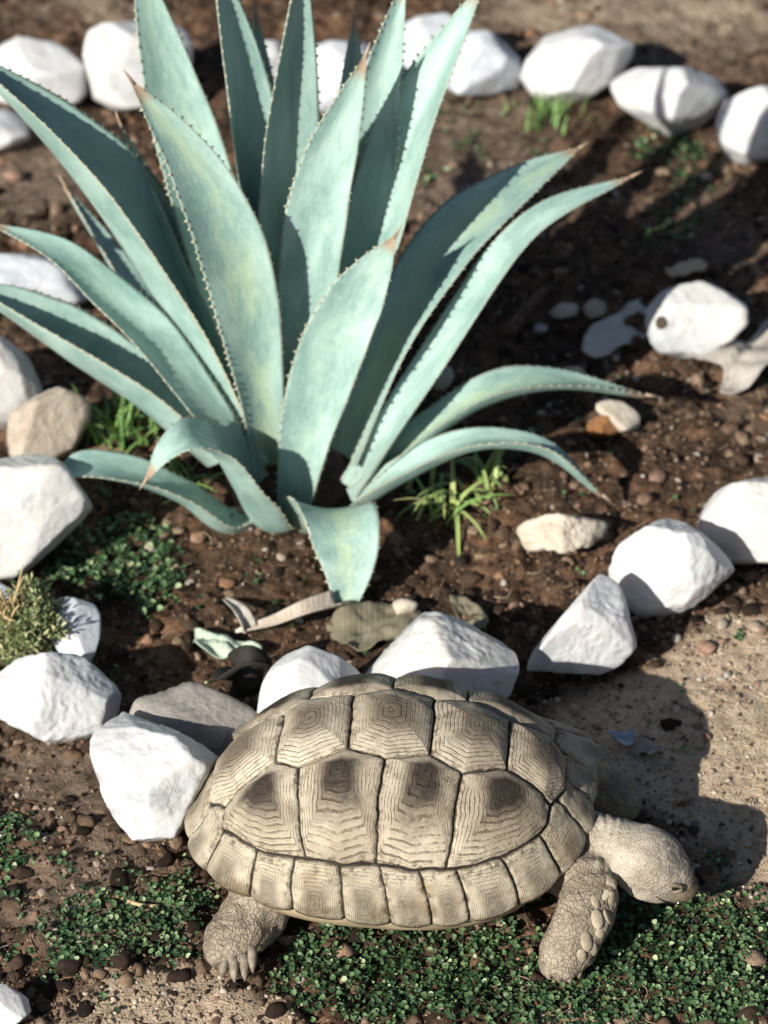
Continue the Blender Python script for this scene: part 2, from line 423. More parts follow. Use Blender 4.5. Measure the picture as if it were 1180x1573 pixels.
def build_ground():
    def axis(a, b, st):
        core = np.arange(a, b + st / 2, st); out = []; d = st; p = b
        while p < b + 60: d *= 1.35; p += d; out.append(p)
        out = np.array(out); lo = a - (out - b)
        return np.r_[lo[::-1], core, out]
    xs, ys = axis(-1.25, 1.25, .0062), axis(-1.08, 1.75, .0062)
    X, Yg = np.meshgrid(xs, ys); x, y = X.ravel(), Yg.ravel()
    z = gz(x, y); far = sstep(1.2, 4, np.hypot(x, y)); z = z * (1 - far)
    nx, ny = len(xs), len(ys)
    i = np.arange(nx * ny).reshape(ny, nx)
    f = np.stack([i[:-1, :-1], i[:-1, 1:], i[1:, 1:], i[1:, :-1]], -1).reshape(-1, 4)
    sand, dry = soil_masks(x, y)
    o = mesh_np('ground', np.stack([x, y, z], 1), f, M['soil'], None, True, {'sand': sand, 'dry': dry})
    tag(o, kind='structure')
build_ground()

# ------------------------------------------------------------------ rocks
ROCKS = []
def rock_mesh(name, outline, m, seed, depth=.85, rough=.036, sharp=34, level=5, facets=7, sink=.0, lift=0., parent=None, cuts=(), keep=.88, chips=13):
    """A boulder: cut by planes on every side of its outline, by planes in front and behind, then weathered."""
    rs = np.random.RandomState(seed); o = np.asarray(outline, float)
    ROCKS.append((o[:, 0].min(), o[:, 0].max(), o[:, 1].min(), o[:, 1].max()))
    cx, cy = (o[:, 0].min() + o[:, 0].max()) / 2, (o[:, 1].min() + o[:, 1].max()) / 2
    base = G(cx, o[:, 1].max()); dist = (base - CAM) @ FWD
    r_px = .25 * ((o[:, 0].max() - o[:, 0].min()) + (o[:, 1].max() - o[:, 1].min()))
    dist -= .30 * r_px * dist / FPX; dist += sink
    sc = dist / FPX; C = CAM + ray(cx, cy) * dist + np.array([0, 0, lift])
    q = np.stack([o[:, 0] - cx, -(o[:, 1] - cy)], 1) * sc
    area = np.sum(q[:, 0] * np.roll(q[:, 1], -1) - np.roll(q[:, 0], -1) * q[:, 1])
    if area < 0: q = q[::-1]
    r = r_px * sc; N, Hh = [], []
    for a, b in zip(q, np.roll(q, -1, 0)):
        e = b - a; n2 = np.array([e[1], -e[0]]); ln = np.linalg.norm(n2)
        if ln < 1e-6: continue
        n2 /= ln; j = rs.uniform(-.35, .35)
        n = np.array([n2[0], n2[1], j]); k = np.linalg.norm(n); N.append(n / k); Hh.append(max(n2 @ a, .1 * r) / k)
    for sgn in (-1, 1):
        for k in range(facets if sgn < 0 else 4):
            n = np.array([rs.uniform(-.9, .9), rs.uniform(-.8, .9), sgn * rs.uniform(.5, 1.2)]); n /= np.linalg.norm(n)
            N.append(n); Hh.append(max(depth * r * rs.uniform(.74, 1.0), keep * (q @ n[:2]).max()))
    for n, h in cuts:
        n = np.array(n, float); N.append(n / np.linalg.norm(n)); Hh.append(h * r)
    N, Hh = np.array(N), np.array(Hh)
    d, f = ICO[level]
    pr = np.maximum(d @ N.T, 0) / Hh
    rad = np.sum(pr ** sharp, 1) ** (-1 / sharp) * 1.01
    n1 = fbm(d * 2.2 + seed * 3.7, 3, seed); n2 = fbm(d * 7 + seed, 4, seed + 5)
    n3 = np.abs(fbm(d * 4 + seed, 3, seed + 8))
    rad = rad * (1 + rough * n1 + rough * .22 * n2 - rough * .6 * n3)
    p = d * rad[:, None]
    for k in range(chips):                  # knock flat chips off corners
        n = norm(rs.normal(0, 1, 3)); hgt = p @ n; h = hgt.max() * rs.uniform(.86, .97); p = p - np.maximum(hgt - h, 0)[:, None] * n * .96
    p = p * (1 + rough * .35 * fbm(d * 9 + seed, 4, seed + 3))[:, None]
    wv = p[:, :1] * RT + p[:, 1:2] * UP + p[:, 2:] * FWD
    off = np.array([C[0], C[1], 0.0])
    ob = mesh_np(name, wv + (C - off), f, m, parent, True)
    ob.location = off
    md = ob.modifiers.new('facets', 'EDGE_SPLIT') if False else None
    return ob
def rock(outline, m, seed, label, cat='rock', group=None, name='white_rock', **kw):
    o = rock_mesh(name, outline, M[m], seed, **kw)
    tag(o, label, cat, group); return o
GB = 'white rocks edging the back of the bed'
GL = 'rocks along the left edge of the bed'
GF = 'rocks edging the front of the bed'
rock([(-40,95),(30,66),(95,72),(138,110),(130,155),(60,172),(-30,150)], 'quartz', 3, 'white rock in the top left corner behind the uppermost left agave leaf', group=GB)
rock([(133,100),(160,45),(240,22),(290,45),(300,110),(270,155),(190,170),(140,150)], 'quartz', 5, 'tall white rock at the back between two left agave leaves', group=GB)
rock([(-60,175),(10,168),(45,190),(46,218),(10,232),(-55,232)], 'quartz', 6, 'white rock cut by the left photo edge above bare brown soil', group=GB)
rock([(352,85),(380,62),(430,62),(445,110),(430,165),(370,170),(350,130)], 'quartz', 8, 'narrow white rock seen in the gap between two upright agave leaves', group=GB)
rock([(470,75),(510,60),(580,68),(607,110),(590,158),(520,172),(470,150)], 'blue', 9, 'white rock behind the upright agave leaves right of the plant centre', group=GB)
rock([(598,80),(620,35),(655,18),(705,28),(722,80),(700,125),(640,135),(602,120)], 'blue', 10, 'bluish white rock behind the tall right agave leaf', group=GB)
rock([(680,70),(720,50),(770,58),(805,92),(800,130),(760,148),(690,146),(672,110)], 'blue', 12, 'bluish white rock with a smooth rounded end right of the tall agave leaf', group=GB)
rock([(795,120),(815,80),(850,45),(910,36),(965,60),(970,95),(935,130),(900,152),(835,155),(800,140)], 'quartz', 13, 'large cream white rock with a peaked top in the back row', group=GB)
rock([(936,130),(960,104),(1050,104),(1100,115),(1120,145),(1085,180),(1030,203),(975,180),(945,160)], 'quartz', 15, 'broad flat topped white rock in the back row above the green weeds', group=GB)
rock([(1090,170),(1130,142),(1200,138),(1240,180),(1220,235),(1150,250),(1105,225)], 'quartz', 17, 'white rock cut by the right photo edge in the back row', group=GB)
# left side
rock([(-50,400),(0,386),(70,395),(125,430),(142,462),(110,480),(30,470),(-50,455)], 'blue', 19, 'flat bluish white rock under the long left agave leaves', group=GL, depth=.6)
rock([(-70,530),(0,518),(40,550),(72,610),(60,640),(10,655),(-70,650)], 'dirty', 21, 'rounded white rock at the left edge below the toothed leaves', group=GL)
rock([(10,640),(60,605),(110,590),(150,610),(150,680),(100,708),(20,705),(0,680)], 'tan', 23, 'flat tan stone lying left of the small green grass tuft', group=GL, name='tan_stone', depth=.42, rough=.07)
rock([(-80,720),(0,703),(90,700),(125,730),(150,775),(110,815),(40,880),(-80,880)], 'dirty', 25, 'biggest pale rock under the curled agave leaf at the left edge', group=GL, level=6)
rock([(-60,905),(-10,890),(25,910),(30,960),(10,1000),(-60,1000)], 'blue', 26, 'grey white rock behind the small shrub at the left edge', group=GL)
# front row
rock([(74,925),(90,915),(145,916),(157,935),(150,985),(140,1015),(100,1015),(76,980)], 'blue', 27, 'small square white rock half shaded behind the little shrub', group=GF)
rock([(-30,1050),(20,1012),(110,1003),(160,1025),(188,1065),(180,1110),(130,1140),(85,1148),(50,1130),(-20,1085)], 'quartz', 29, 'wide white rock in front of the little shrub', group=GF, level=6, rough=.06)
rock([(137,1140),(160,1110),(235,1103),(290,1130),(337,1165),(315,1215),(260,1280),(222,1302),(185,1280),(155,1215)], 'quartz', 31, 'white wedge shaped rock pointing down beside the rear of the tortoise shell', group=GF, level=6, rough=.05, facets=6)
rock([(180,1085),(215,1060),(320,1054),(385,1075),(420,1110),(400,1170),(300,1190),(200,1170),(182,1120)], 'grey', 33, 'grey half buried stone in shade behind the shell rear', group=GF, name='grey_stone', depth=.6, rough=.06)
rock([(386,1120),(390,1080),(420,1020),(470,990),(520,995),(556,1035),(556,1090),(500,1160),(400,1170)], 'quartz', 35, 'smooth white rock with a pointed left end behind the shell rear', group=GF, level=6, rough=.035)
rock([(556,1035),(600,985),(640,945),(690,938),(745,965),(805,1010),(790,1070),(760,1110),(640,1130),(560,1110)], 'dirty', 37, 'large white rock with brown stains right behind the shell top', group=GF, level=6, rough=.06)
rock([(804,1015),(830,985),(885,905),(905,880),(950,880),(968,945),(980,990),(955,1020),(915,1036),(820,1030)], 'quartz', 39, 'white rock with a tall triangular outline in the front row', group=GF, level=6, rough=.05)
rock([(934,875),(960,830),(1010,800),(1055,805),(1105,840),(1135,870),(1100,905),(1050,940),(985,942),(945,915)], 'quartz', 41, 'domed white rock between the triangular rock and the right corner rock', group=GF, level=6, rough=.05)
rock([(1073,800),(1095,755),(1150,735),(1230,735),(1260,800),(1230,860),(1150,868),(1095,855)], 'dirty', 43, 'white rock with a tan side cut by the right edge in the front row', group=GF, level=6)
# stones inside the bed
def holed_stone():
    o = rock_mesh('pale_stone', [(976,505),(990,470),(1035,432),(1080,424),(1130,455),(1156,485),(1125,520),(1070,550),(1025,545),(990,530)], M['dirty'], 61, depth=.40, keep=.95, facets=5, rough=.05)
    tag(o, 'cream stone with a round dark hole on the right of the bed', 'stone')
    c = Y(1003, 496, 0); d = ray(1016, 496)
    # flat dark disc on the stone's near face: the hole's shade painted in colour
    dg = bpy.context.evaluated_depsgraph_get(); dg.update()
    inv = o.matrix_world.inverted() if False else Matrix.Translation(-Vector(o.location))
    ok, loc, nrm, _ = o.ray_cast(inv @ Vector(CAM), Vector(d).normalized())
    if ok:
        v, f = ICO[3]; s = .011
        q = nrm.to_track_quat('Z', 'Y').to_matrix()
        p = [loc + q @ Vector((a[0] * s, a[1] * s * .95, a[2] * .0022)) for a in v]
        mesh_np('pit', [list(x) for x in p], f, m_plain('pit_shade', (.05, .04, .03), (.11, .085, .06), 200, .95), o)
holed_stone()
rock([(783,815),(800,785),(850,790),(900,780),(938,800),(930,835),(880,840),(830,850),(790,840)], 'pale', 47, 'knobbly cream stone on dark soil below the drooping right leaf', 'stone', name='pale_stone', rough=.17, depth=.7)
rock([(900,655),(915,640),(945,642),(955,660),(935,672),(905,668)], 'rust', 49, 'rust brown stone beside the drooping leaf tip', 'stone', name='brown_stone')
rock([(858,575),(870,563),(895,563),(903,578),(880,586)], 'pale', 50, 'small cream stone just above the long arched right leaf', 'stone', name='pale_stone', level=3)
rock([(840,480),(865,465),(895,468),(890,485),(855,490)], 'pale', 51, 'beige stone right of the brown stick', 'stone', name='pale_stone', level=3)
rock([(893,475),(910,458),(930,465),(932,485),(905,490)], 'tan', 52, 'tan knob of stone left of the holed cream stone', 'stone', name='tan_stone', level=3)
rock([(660,580),(672,560),(692,560),(698,580),(685,600),(665,600)], 'pale', 53, 'pinkish stone half hidden behind the narrow right agave leaf', 'stone', name='pale_stone', level=3)
rock([(-20,1520),(10,1510),(40,1530),(48,1555),(20,1580),(-20,1580)], 'quartz', 54, 'small white rock in the bottom left corner', 'rock', level=5)
rock([(0,1060),(1,1059)][:0] or [(600,925),(620,918),(642,925),(640,940),(610,945)], 'pale', 55, 'small cream stone between the curled front leaf and stained rock', 'stone', name='pale_stone', level=3)
rock([(905,620),(925,612),(960,618),(990,640),(985,660),(955,665),(930,645)], 'pale', 56, 'long cream flake of stone under the arched right leaf', 'stone', name='pale_stone', depth=.4, level=5)
peb = [((1085,988),14,'pink pebble on the soil below the right corner rock',.58), ((1110,955),9,'pale pebble above the pink pebble',.85), ((1010,730),14,'red pebble below the drooping right leaf tip',.5),
       ((990,770),13,'dusky red pebble left of the right corner rock',.42), ((1040,905+70),8,'cream pebble right of the triangular rock',.9), ((1072,1113),7,'bright pink pebble at the edge of the tortoise shadow',.55),
       ((885,1085),9,'grey pebble in the tortoise shadow',.8), ((1160,960),11,'tan pebble near the right photo edge',.75), ((830,505),10,'white pebble in the middle of the bed',1.0), ((1085,262),9,'cream pebble under the green weeds',.85),
       ((20,265),13,'pink pebble on bare brown soil at the far left',.6), ((232,832),12,'beige pebble among the weeds below the left leaves',.8), ((255,820),10,'grey pebble beside the beige pebble among the weeds',.4), ((790,930),9,'orange pebble in front of the stained rock',.45)]
for k, ((x, y), r, lab, tone) in enumerate(peb):
    rs = np.random.RandomState(k + 70); v, f = ICO[3]; p = G(x, y + r * .4); s = r / FPX * np.linalg.norm(p - CAM)
    v = v * np.array([1.15, .9, .72]) * s * (1 + .22 * fbm(v * 1.6 + k, 3, k)[:, None])
    o = mesh_np('pebble', v, f, M['gravel'], None, True, {'tone': np.full(len(v), tone)})
    o.location = (p[0], p[1], float(gz(p[0], p[1])[0]) + s * .35); o.rotation_euler = (0, 0, rs.uniform(0, 6)); tag(o, lab, 'pebble', 'pebbles on the soil')

# ------------------------------------------------------------------ agave
agave = empty('agave', tuple(G(450, 760)))
tag(agave, 'large blue green agave with toothed pale leaves in the middle of the bed', 'plant')
AO = np.array(agave.location)
leaf_no = [0]
def leaf(ctrl, wid, az, gutter=.20, twist=(0, 0), thick=.011, teeth=True, tone=None, spine=True, shape=None, n=64, wavy=.003, tipc=None, fold=1.7):
    """ctrl: (px, py, y) along the midrib from base to tip; wid: greatest width in m; az: compass of the leaf, degrees (0 right, 90 away)."""
    k = leaf_no[0]; leaf_no[0] += 1
    rs = np.random.RandomState(k + 5)
    P = catmull([Y(a, b, c) for a, b, c in ctrl], n)
    T = norm(np.gradient(P, axis=0)); t = np.linspace(0, 1, n)
    Wh = np.array([math.sin(R(az)), -math.cos(R(az)), 0.0])      # sideways: radial x up
    W = norm(Wh - (T @ Wh)[:, None] * T); N = np.cross(W, T)
    tw = np.interp(t, np.linspace(0, 1, len(twist)), np.radians(twist))
    W, N = W * np.cos(tw)[:, None] + N * np.sin(tw)[:, None], N * np.cos(tw)[:, None] - W * np.sin(tw)[:, None]
    if shape is None: shape = [(0, .72), (.12, .70), (.3, .84), (.5, 1.), (.65, .95), (.8, .66), (.9, .37), (.97, .12), (1, .02)]
    sx, sy = zip(*shape); wd = np.interp(t, sx, sy); ker = np.array([1, 2, 3, 2, 1]) / 9.; wd = np.convolve(np.pad(wd, 2, 'edge'), ker, 'valid'); wd = wd * wid / 2
    nu = 17; us = np.linspace(-1, 1, nu)
    us = np.sign(us) * np.abs(us) ** .85
    ph = rs.uniform(0, 6, 4)
    V, ac, al = [], [], []
    for side in (1, -1):
        for i in range(n):
            gt = gutter * (1 - .35 * t[i])
            for u in us:
                th = thick * (1 - .75 * t[i]) * (1 - abs(u) ** 2.2) + .0007
                ed = wavy * u * u * (math.sin(9 * t[i] + ph[0] + u) + .6 * math.sin(17 * t[i] + ph[1])) * math.sin(math.pi * min(t[i] * 1.1, 1))
                q = P[i] + W[i] * u * wd[i] * (1 - .25 * gt * u * u) + N[i] * (gt * wd[i] * 1.6 * (abs(u) ** fold) + ed + (0 if side > 0 else -th * (1.6 if abs(u) < .99 else 1)))
                V.append(q); ac.append(u); al.append(t[i])
    V = np.array(V); F = []; o2 = n * nu
    for i in range(n - 1):
        for j in range(nu - 1):
            a = i * nu + j; F.append([a, a + 1, a + nu + 1, a + nu]); F.append([o2 + a, o2 + a + nu, o2 + a + nu + 1, o2 + a + 1])
        for j in (0, nu - 1):
            a = i * nu + j; q = [a, a + nu, o2 + a + nu, o2 + a]; F.append(q if j == 0 else q[::-1])
    i = (n - 1) * nu
    F += [[i + j, i + j + 1, o2 + i + j + 1, o2 + i + j] for j in range(nu - 1)]
    V = list(V)
    if teeth:
        L = np.r_[0, np.cumsum(np.linalg.norm(np.diff(P, axis=0), axis=1))]
        for j, sg in ((0, -1), (nu - 1, 1)):
            s = .03
            while s < L[-1] - .012:
                i = int(np.searchsorted(L, s)); i = min(max(i, 1), n - 2)
                fr = (s - L[i - 1]) / max(L[i] - L[i - 1], 1e-6)
                e = np.array(V[(i - 1) * nu + j]) * (1 - fr) + np.array(V[i * nu + j]) * fr
                h = rs.uniform(.0022, .0055) * min(1, wid / .09); b = .0030; c = len(V)
                out = norm(W[i] * sg + N[i] * .25)
                V += [e - T[i] * b - out * .001, e + T[i] * b - out * .001, e + N[i] * .0016 - out * .001, e - N[i] * .0018 - out * .001, e + out * h + T[i] * h * rs.uniform(-.1, .5)]
                F += [[c, c + 2, c + 4], [c + 2, c + 1, c + 4], [c + 1, c + 3, c + 4], [c + 3, c, c + 4]]
                ac += [.99 * sg] * 4 + [sg]; al += [t[i] * .9] * 5
                s += rs.uniform(.009, .020)
    V = np.array(V) - AO
    tn = rs.uniform(0, 1) if tone is None else tone
    lo = mesh_np('leaf', V, F, M['agave'], agave, True, {'across': ac, 'along': np.array(al) * (1 if tipc is None else tipc), 'tone': np.full(len(V), tn)})
    if spine:
        e = P[-1] - AO; d = T[-1]
        g = np.array([e - d * .004, e + d * .010, e + d * .020 + N[-1] * .001])
        v, f = tube(g, [.0028, .0018, .0003], 6); mesh_np('tip_spine', v, f, M['spine'], lo)
    return lo
# back and inner leaves
leaf([(405,690,.06),(318,330,.17),(258,120,.23),(203,-90,.28)], .100, 112, .24, (0, 6), tone=.7)
leaf([(415,680,.06),(396,330,.15),(366,120,.21),(325,-90,.25)], .105, 100, .34, (-38, -40), tone=.3)
leaf([(432,680,.05),(425,330,.12),(446,100,.17),(466,-80,.21)], .105, 88, .36, (-40, -44), tone=.5)
leaf([(470,700,.05),(548,330,.15),(588,110,.20),(624,-40,.24)], .088, 62, .40, (-34, -30), tone=.2)
leaf([(480,700,.04),(592,330,.13),(650,160,.19),(745,-30,.26)], .108, 44, .44, (-14, -8), tone=.3, fold=1.3)
leaf([(450,700,.03),(470,480,.06),(495,290,.09),(562,85,.13)], .090, 84, .24, (8, -2), tone=.35, shape=[(0, .6), (.2, .76), (.45, .96), (.62, 1.), (.78, .80), (.9, .42), (.97, .15), (1, .02)])
leaf([(392,690,.06),(318,500,.12),(245,330,.18),(185,190,.23)], .100, 145, .30, (-38, -38), tone=.2)
leaf([(400,690,.07),(345,450,.15),(290,260,.22),(225,60,.28)], .080, 125, .30, (-40, -40), tone=.25)  # this leaf and the next two are added to darken the gaps
leaf([(425,690,.07),(410,400,.17),(400,200,.23),(392,10,.28)], .085, 95, .30, (-45, -45), tone=.4)
leaf([(455,690,.07),(500,400,.17),(530,220,.22),(545,20,.27)], .080, 75, .34, (-45, -45), tone=.4)
leaf([(370,690,.06),(250,510,.17),(170,390,.27),(100,285,.35)], .055, 140, .26, (-20, -20), tone=.1)
# the two big face-on leaves and the front one
leaf([(414,715,.01),(393,560,.01),(358,395,.02),(296,255,.04),(203,125,.06)], .100, 104, .24, (0, -6), tone=.95, shape=[(0, .50), (.2, .66), (.42, .94), (.58, 1.), (.74, .82), (.88, .46), (.96, .18), (1, .02)])
leaf([(450,785,-.03),(478,640,-.005),(528,500,.02),(607,363,.04)], .096, 80, .22, (0, 8), tone=.55, shape=[(0, .50), (.2, .72), (.45, .98), (.62, 1.), (.78, .84), (.9, .48), (.97, .18), (1, .02)])
# right
leaf([(530,700,.02),(605,520,.07),(690,380,.16),(790,290,.25),(892,226,.34)], .098, 42, .26, (-6, -14), tone=.8)
leaf([(540,752,-.01),(625,620,.02),(715,480,.09),(820,345,.17),(972,270,.26)], .056, 28, .28, (-14, -14), tone=.15, shape=[(0, .75), (.3, .9), (.6, 1.), (.8, .72), (.92, .35), (1, .03)])
leaf([(560,745,.0),(650,668,.02),(740,612,.05),(850,588,.09),(995,607,.13)], .066, 14, .36, (-2, 10), tone=.9, shape=[(0, .75), (.3, .95), (.55, 1.), (.75, .72), (.9, .32), (1, .03)], tipc=1.03)
leaf([(540,772,-.03),(625,722,-.03),(735,678,-.02),(835,690,-.02),(928,762,-.01)], .052, -4, .34, (-8, 18), tone=.2, shape=[(0, .8), (.3, .95), (.55, 1.), (.75, .75), (.9, .35), (1, .03)])
# left
leaf([(378,700,.04),(290,525,.08),(188,360,.12),(75,215,.15),(-60,75,.18)], .155, 158, .60, (-10, -14), tone=.1, wavy=.002, fold=1.15)
leaf([(392,750,-.02),(325,640,-.02),(240,532,.02),(165,455,.06),(90,388,.10),(-15,342,.16)], .082, 150, .20, (0, 0), tone=.5)
leaf([(330,705,.03),(220,615,.05),(115,548,.08),(15,480,.11),(-70,428,.13)], .125, 162, .56, (-12, -14), tone=.15, wavy=.002, fold=1.15)
leaf([(425,775,.0),(352,803,-.030),(278,757,-.055),(195,727,-.06),(115,722,-.07),(84,775,-.085)], .074, 186, .22, (-10, 0), tone=.3, shape=[(0, .6), (.3, .9), (.6, 1.), (.8, .9), (.93, .6), (1, .25)], tipc=.93)
leaf([(446,772,.0),(412,798,-.028),(378,750,-.062),(346,702,-.08),(322,680,-.095),(288,672,-.12),(254,694,-.14),(226,735,-.15)], .118, 212, .16, (-6, -4, 6, 20), tone=.45, shape=[(0, .82), (.3, .98), (.48, 1.), (.6, .86), (.76, .56), (.9, .24), (1, .05)])
# the little leaf that folds over at the front
leaf([(470,800,-.03),(490,784,-.06),(510,784,-.11),(528,815,-.155),(535,870,-.185),(530,940,-.222)], .110, 270, .16, (0, 5, 0), tone=.98, shape=[(0, .9), (.3, 1.), (.5, 1.05), (.7, .82), (.88, .48), (.96, .30), (1, .22)], tipc=.975)
# heart of the plant: a stubby stem that the leaves grow from
v, f = tube([AO + [-.01, .03, -.03], AO + [-.01, .03, .03], AO + [-.01, .03, .07]], [.10, .085, .03], 20)
mesh_np('stem', v - AO, f, M['bark'], agave)

# ------------------------------------------------------------------ tortoise
TO = np.array([.005, -.712, 0.0]); HEAD_RZ = R(-5)
tort = empty('tortoise', tuple(TO), HEAD_RZ)
tag(tort, 'large tan tortoise with ringed shell scutes grazing with its head down', 'tortoise')
_ch, _sh = math.cos(-HEAD_RZ), math.sin(-HEAD_RZ)
def TL(p):                                  # world -> tortoise space
    p = np.asarray(p, float) - TO
    return np.array([p[0] * _ch - p[1] * _sh, p[0] * _sh + p[1] * _ch, p[2]])
def TY(px, py, y): return TL(Y(px, py, y))

def scutes():
    S = []                                  # (polygon, centre, row)
    def two(poly, c, row):
        S.append((poly, c, row)); S.append(([(x, -y) for x, y in poly], (c[0], -c[1]), row))
    va, vb = .225, .165                     # half width of the middle row at its corners and at its cross seams
    S.append(([(.74, .12), (.74, -.12), (.60, -va), (.41, -vb), (.41, vb), (.60, va)], (.56, 0), 0.))
    for xf, xl, xb in ((.41, .24, .13), (.13, 0, -.11), (-.11, -.27, -.36)):
        S.append(([(xf, vb), (xl, va), (xb, vb), (xb, -vb), (xl, -va), (xf, -vb)], ((xf + xb) / 2, 0), 0.))
    S.append(([(-.36, vb), (-.56, .24), (-.77, .17), (-.77, -.17), (-.56, -.24), (-.36, -vb)], (-.52, 0), 0.))
    two([(.41, vb), (.60, va), (.665, .36), (.55, .53), (.38, .655), (.27, .695), (.24, va)], (.40, .245), .5)
    two([(.24, va), (.13, vb), (0, va), (0, .722), (.13, .758), (.27, .695)], (.13, .24), .5)
    two([(0, va), (-.11, vb), (-.27, va), (-.29, .685), (-.15, .758), (0, .722)], (-.13, .24), .5)
    two([(-.27, va), (-.36, vb), (-.56, .24), (-.66, .40), (-.55, .54), (-.40, .655), (-.29, .685)], (-.39, .245), .5)
    ed = [0, 15, 33, 50, 66, 77, 89, 102, 117, 130, 148, 165]
    for a, b in zip(ed[:-1], ed[1:]):
        pt = lambda r, d: (r * math.cos(R(d)), r * math.sin(R(d)))
        sl = lambda d: d - 4 * math.sin(R(d)) ** 2
        two([pt(.747, a), pt(1.10, sl(a)), pt(1.12, sl((a + b) / 2)), pt(1.10, sl(b)), pt(.747, b)], pt(.95, sl(a + (b - a) * .5) + 1.5), 1.)
    pt = lambda r, d: (r * math.cos(R(d)), r * math.sin(R(d)))
    S.append(([pt(.76, 165), pt(1.1, 165), pt(1.13, 180), pt(1.1, 195), pt(.76, 195)], pt(.95, 180), 1.))
    return S
def carapace():
    nr, na = 260, 900
    rho = np.linspace(0, 1, nr + 1)[1:]; al = np.linspace(0, 2 * math.pi, na, endpoint=False)
    Rg, A = np.meshgrid(rho, al, indexing='ij'); r, a = Rg.ravel(), A.ravel()
    r = np.r_[0.0, r]; a = np.r_[0.0, a]
    q = np.stack([r * np.cos(a), r * np.sin(a)], 1)
    S = scutes(); g = np.zeros((len(S), len(q)))
    wob = np.stack([fbm(q * 9, 3, 21), fbm(q * 9, 3, 22)], 1) * .012
    qq = q + wob
    for k, (poly, c, row) in enumerate(S):
        p = np.array(poly); c = np.array(c); best = np.full(len(q), -9.)
        if np.sum(p[:, 0] * np.roll(p[:, 1], -1) - np.roll(p[:, 0], -1) * p[:, 1]) < 0: p = p[::-1]
        for u, w_ in zip(p, np.roll(p, -1, 0)):
            e = w_ - u; n = np.array([e[1], -e[0]]); n = n / np.linalg.norm(n); h = n @ (u - c)
            best = np.maximum(best, ((qq - c) @ n) / max(h, .02))
        g[k] = best
    o = np.sort(g, 0); idx = np.argmin(g, 0); g1, g2 = o[0], o[1]
    row = np.array([s[2] for s in S])[idx]; cen = np.array([s[1] for s in S])[idx]
    size = np.where(row > .75, .030, np.where(row > .25, .050, .045))
    seam = (g2 - g1) * size * .5
    g1 = np.clip(g1, 0, 1)
    # dome
    HL, HW, ZT = .230, .166, .250
    n_ = 2.35; Ro = (np.abs(np.cos(a)) ** n_ + np.abs(np.sin(a)) ** n_) ** (-1 / n_)
    ca, sa = np.cos(a), np.sin(a)
    front = np.clip(ca, 0, 1) ** 3; rear = np.clip(-ca, 0, 1) ** 3
    zr = .078 + .045 * front - .012 * rear + .004 * np.sin(a * 2)
    th = r * math.pi / 2 * .985
    pr = np.sin(th) ** .93; zz = np.cos(th) ** .86
    flare = sstep(.80, 1.0, r) * (.003 + .012 * front + .010 * rear * sstep(.85, 1, r))
    flare = flare + .042 * np.exp(-((np.where(a > math.pi, a - 2 * math.pi, a) - R(35)) / .30) ** 2) * sstep(.62, 1, r)    # far front rim sweeps out
    x = HL * Ro * pr * ca + flare * ca; y = HW * Ro * pr * sa + flare * sa
    z = zr + (ZT - zr) * zz
    z = z - (.012 * np.clip(x, 0, 1) / HL + .034 * (np.clip(-x, 0, 1) / HL) ** 1.4) * (1 - r ** 5)   # highest at the middle, falling to the rear
    V = np.stack([x, y, z], 1)
    # bulging scutes, grooves between them
    Nn = norm(np.stack([x / HL ** 2, y / HW ** 2, np.maximum(z - .05, .01) / (ZT - .05) ** 2], 1))
    bul = np.where(row > .75, .0028, np.where(row > .25, .0080, .0135))
    d = bul * (1 - g1 ** 2.0) - .0040 * np.exp(-(seam / .0019) ** 2) + .0012 * fbm(V * 60, 3, 4)
    scal = sstep(.92, 1., r) * (row > .75) * (1 - np.abs(np.clip(g1, 0, 1))) * .004
    V = V + Nn * (d + scal)[:, None]
    # smear under each costal centre
    tang = np.abs(q[:, 0] - cen[:, 0]); down = (np.abs(q[:, 1]) - np.abs(cen[:, 1]))
    smear = np.where((row > .25) & (row < .75), np.exp(-(tang / .05) ** 2) * sstep(-.02, .03, down) * sstep(.20, .03, down), 0)
    rim = np.where(row > .75, sstep(.88, .98, r), 0)
    below = np.where(row > .25, sstep(-.02, .12, down), sstep(.0, .12, np.abs(q[:, 1])) * .6)
    F = [[0, 1 + j, 1 + (j + 1) % na] for j in range(na)]
    i = 1 + np.arange(nr * na).reshape(nr, na)
    Q = np.stack([i[:-1], i[1:], np.roll(i[1:], -1, 1), np.roll(i[:-1], -1, 1)], -1).reshape(-1, 4)
    F = F + Q.tolist()
    # underside lip: the marginals roll in below the rim
    last = V[1 + (nr - 1) * na:]; nrm = np.stack([np.cos(al), np.sin(al), 0 * al], 1)
    base = len(V); lips = [last - nrm * .004 - [0, 0, .009], last - nrm * .016 - [0, 0, .011], last - nrm * .05 + [0, 0, -.004]]
    V = np.vstack([V] + lips); ext = 3 * na
    prev = 1 + (nr - 1) * na
    for k in range(3):
        cur = base + k * na
        F += [[prev + j, cur + j, cur + (j + 1) % na, prev + (j + 1) % na] for j in range(na)]
        prev = cur
    pad = lambda v, c: np.r_[v, np.full(ext, c)]
    padl = lambda v: np.r_[v, np.tile(v[-na:], 3)]
    mesh_np('carapace', V, F, M['shell'], tort, True, {'ring': padl(g1), 'row': padl(row), 'seam': padl(seam), 'tone': pad(np.random.RandomState(2).rand(len(S))[idx], .5), 'smear': pad(smear, 0), 'rim': padl(rim), 'below': padl(below)})
    # plastron with its bridge, under the rim
    na2 = 120; al2 = np.linspace(0, 2 * math.pi, na2, endpoint=False); V, F = [], []
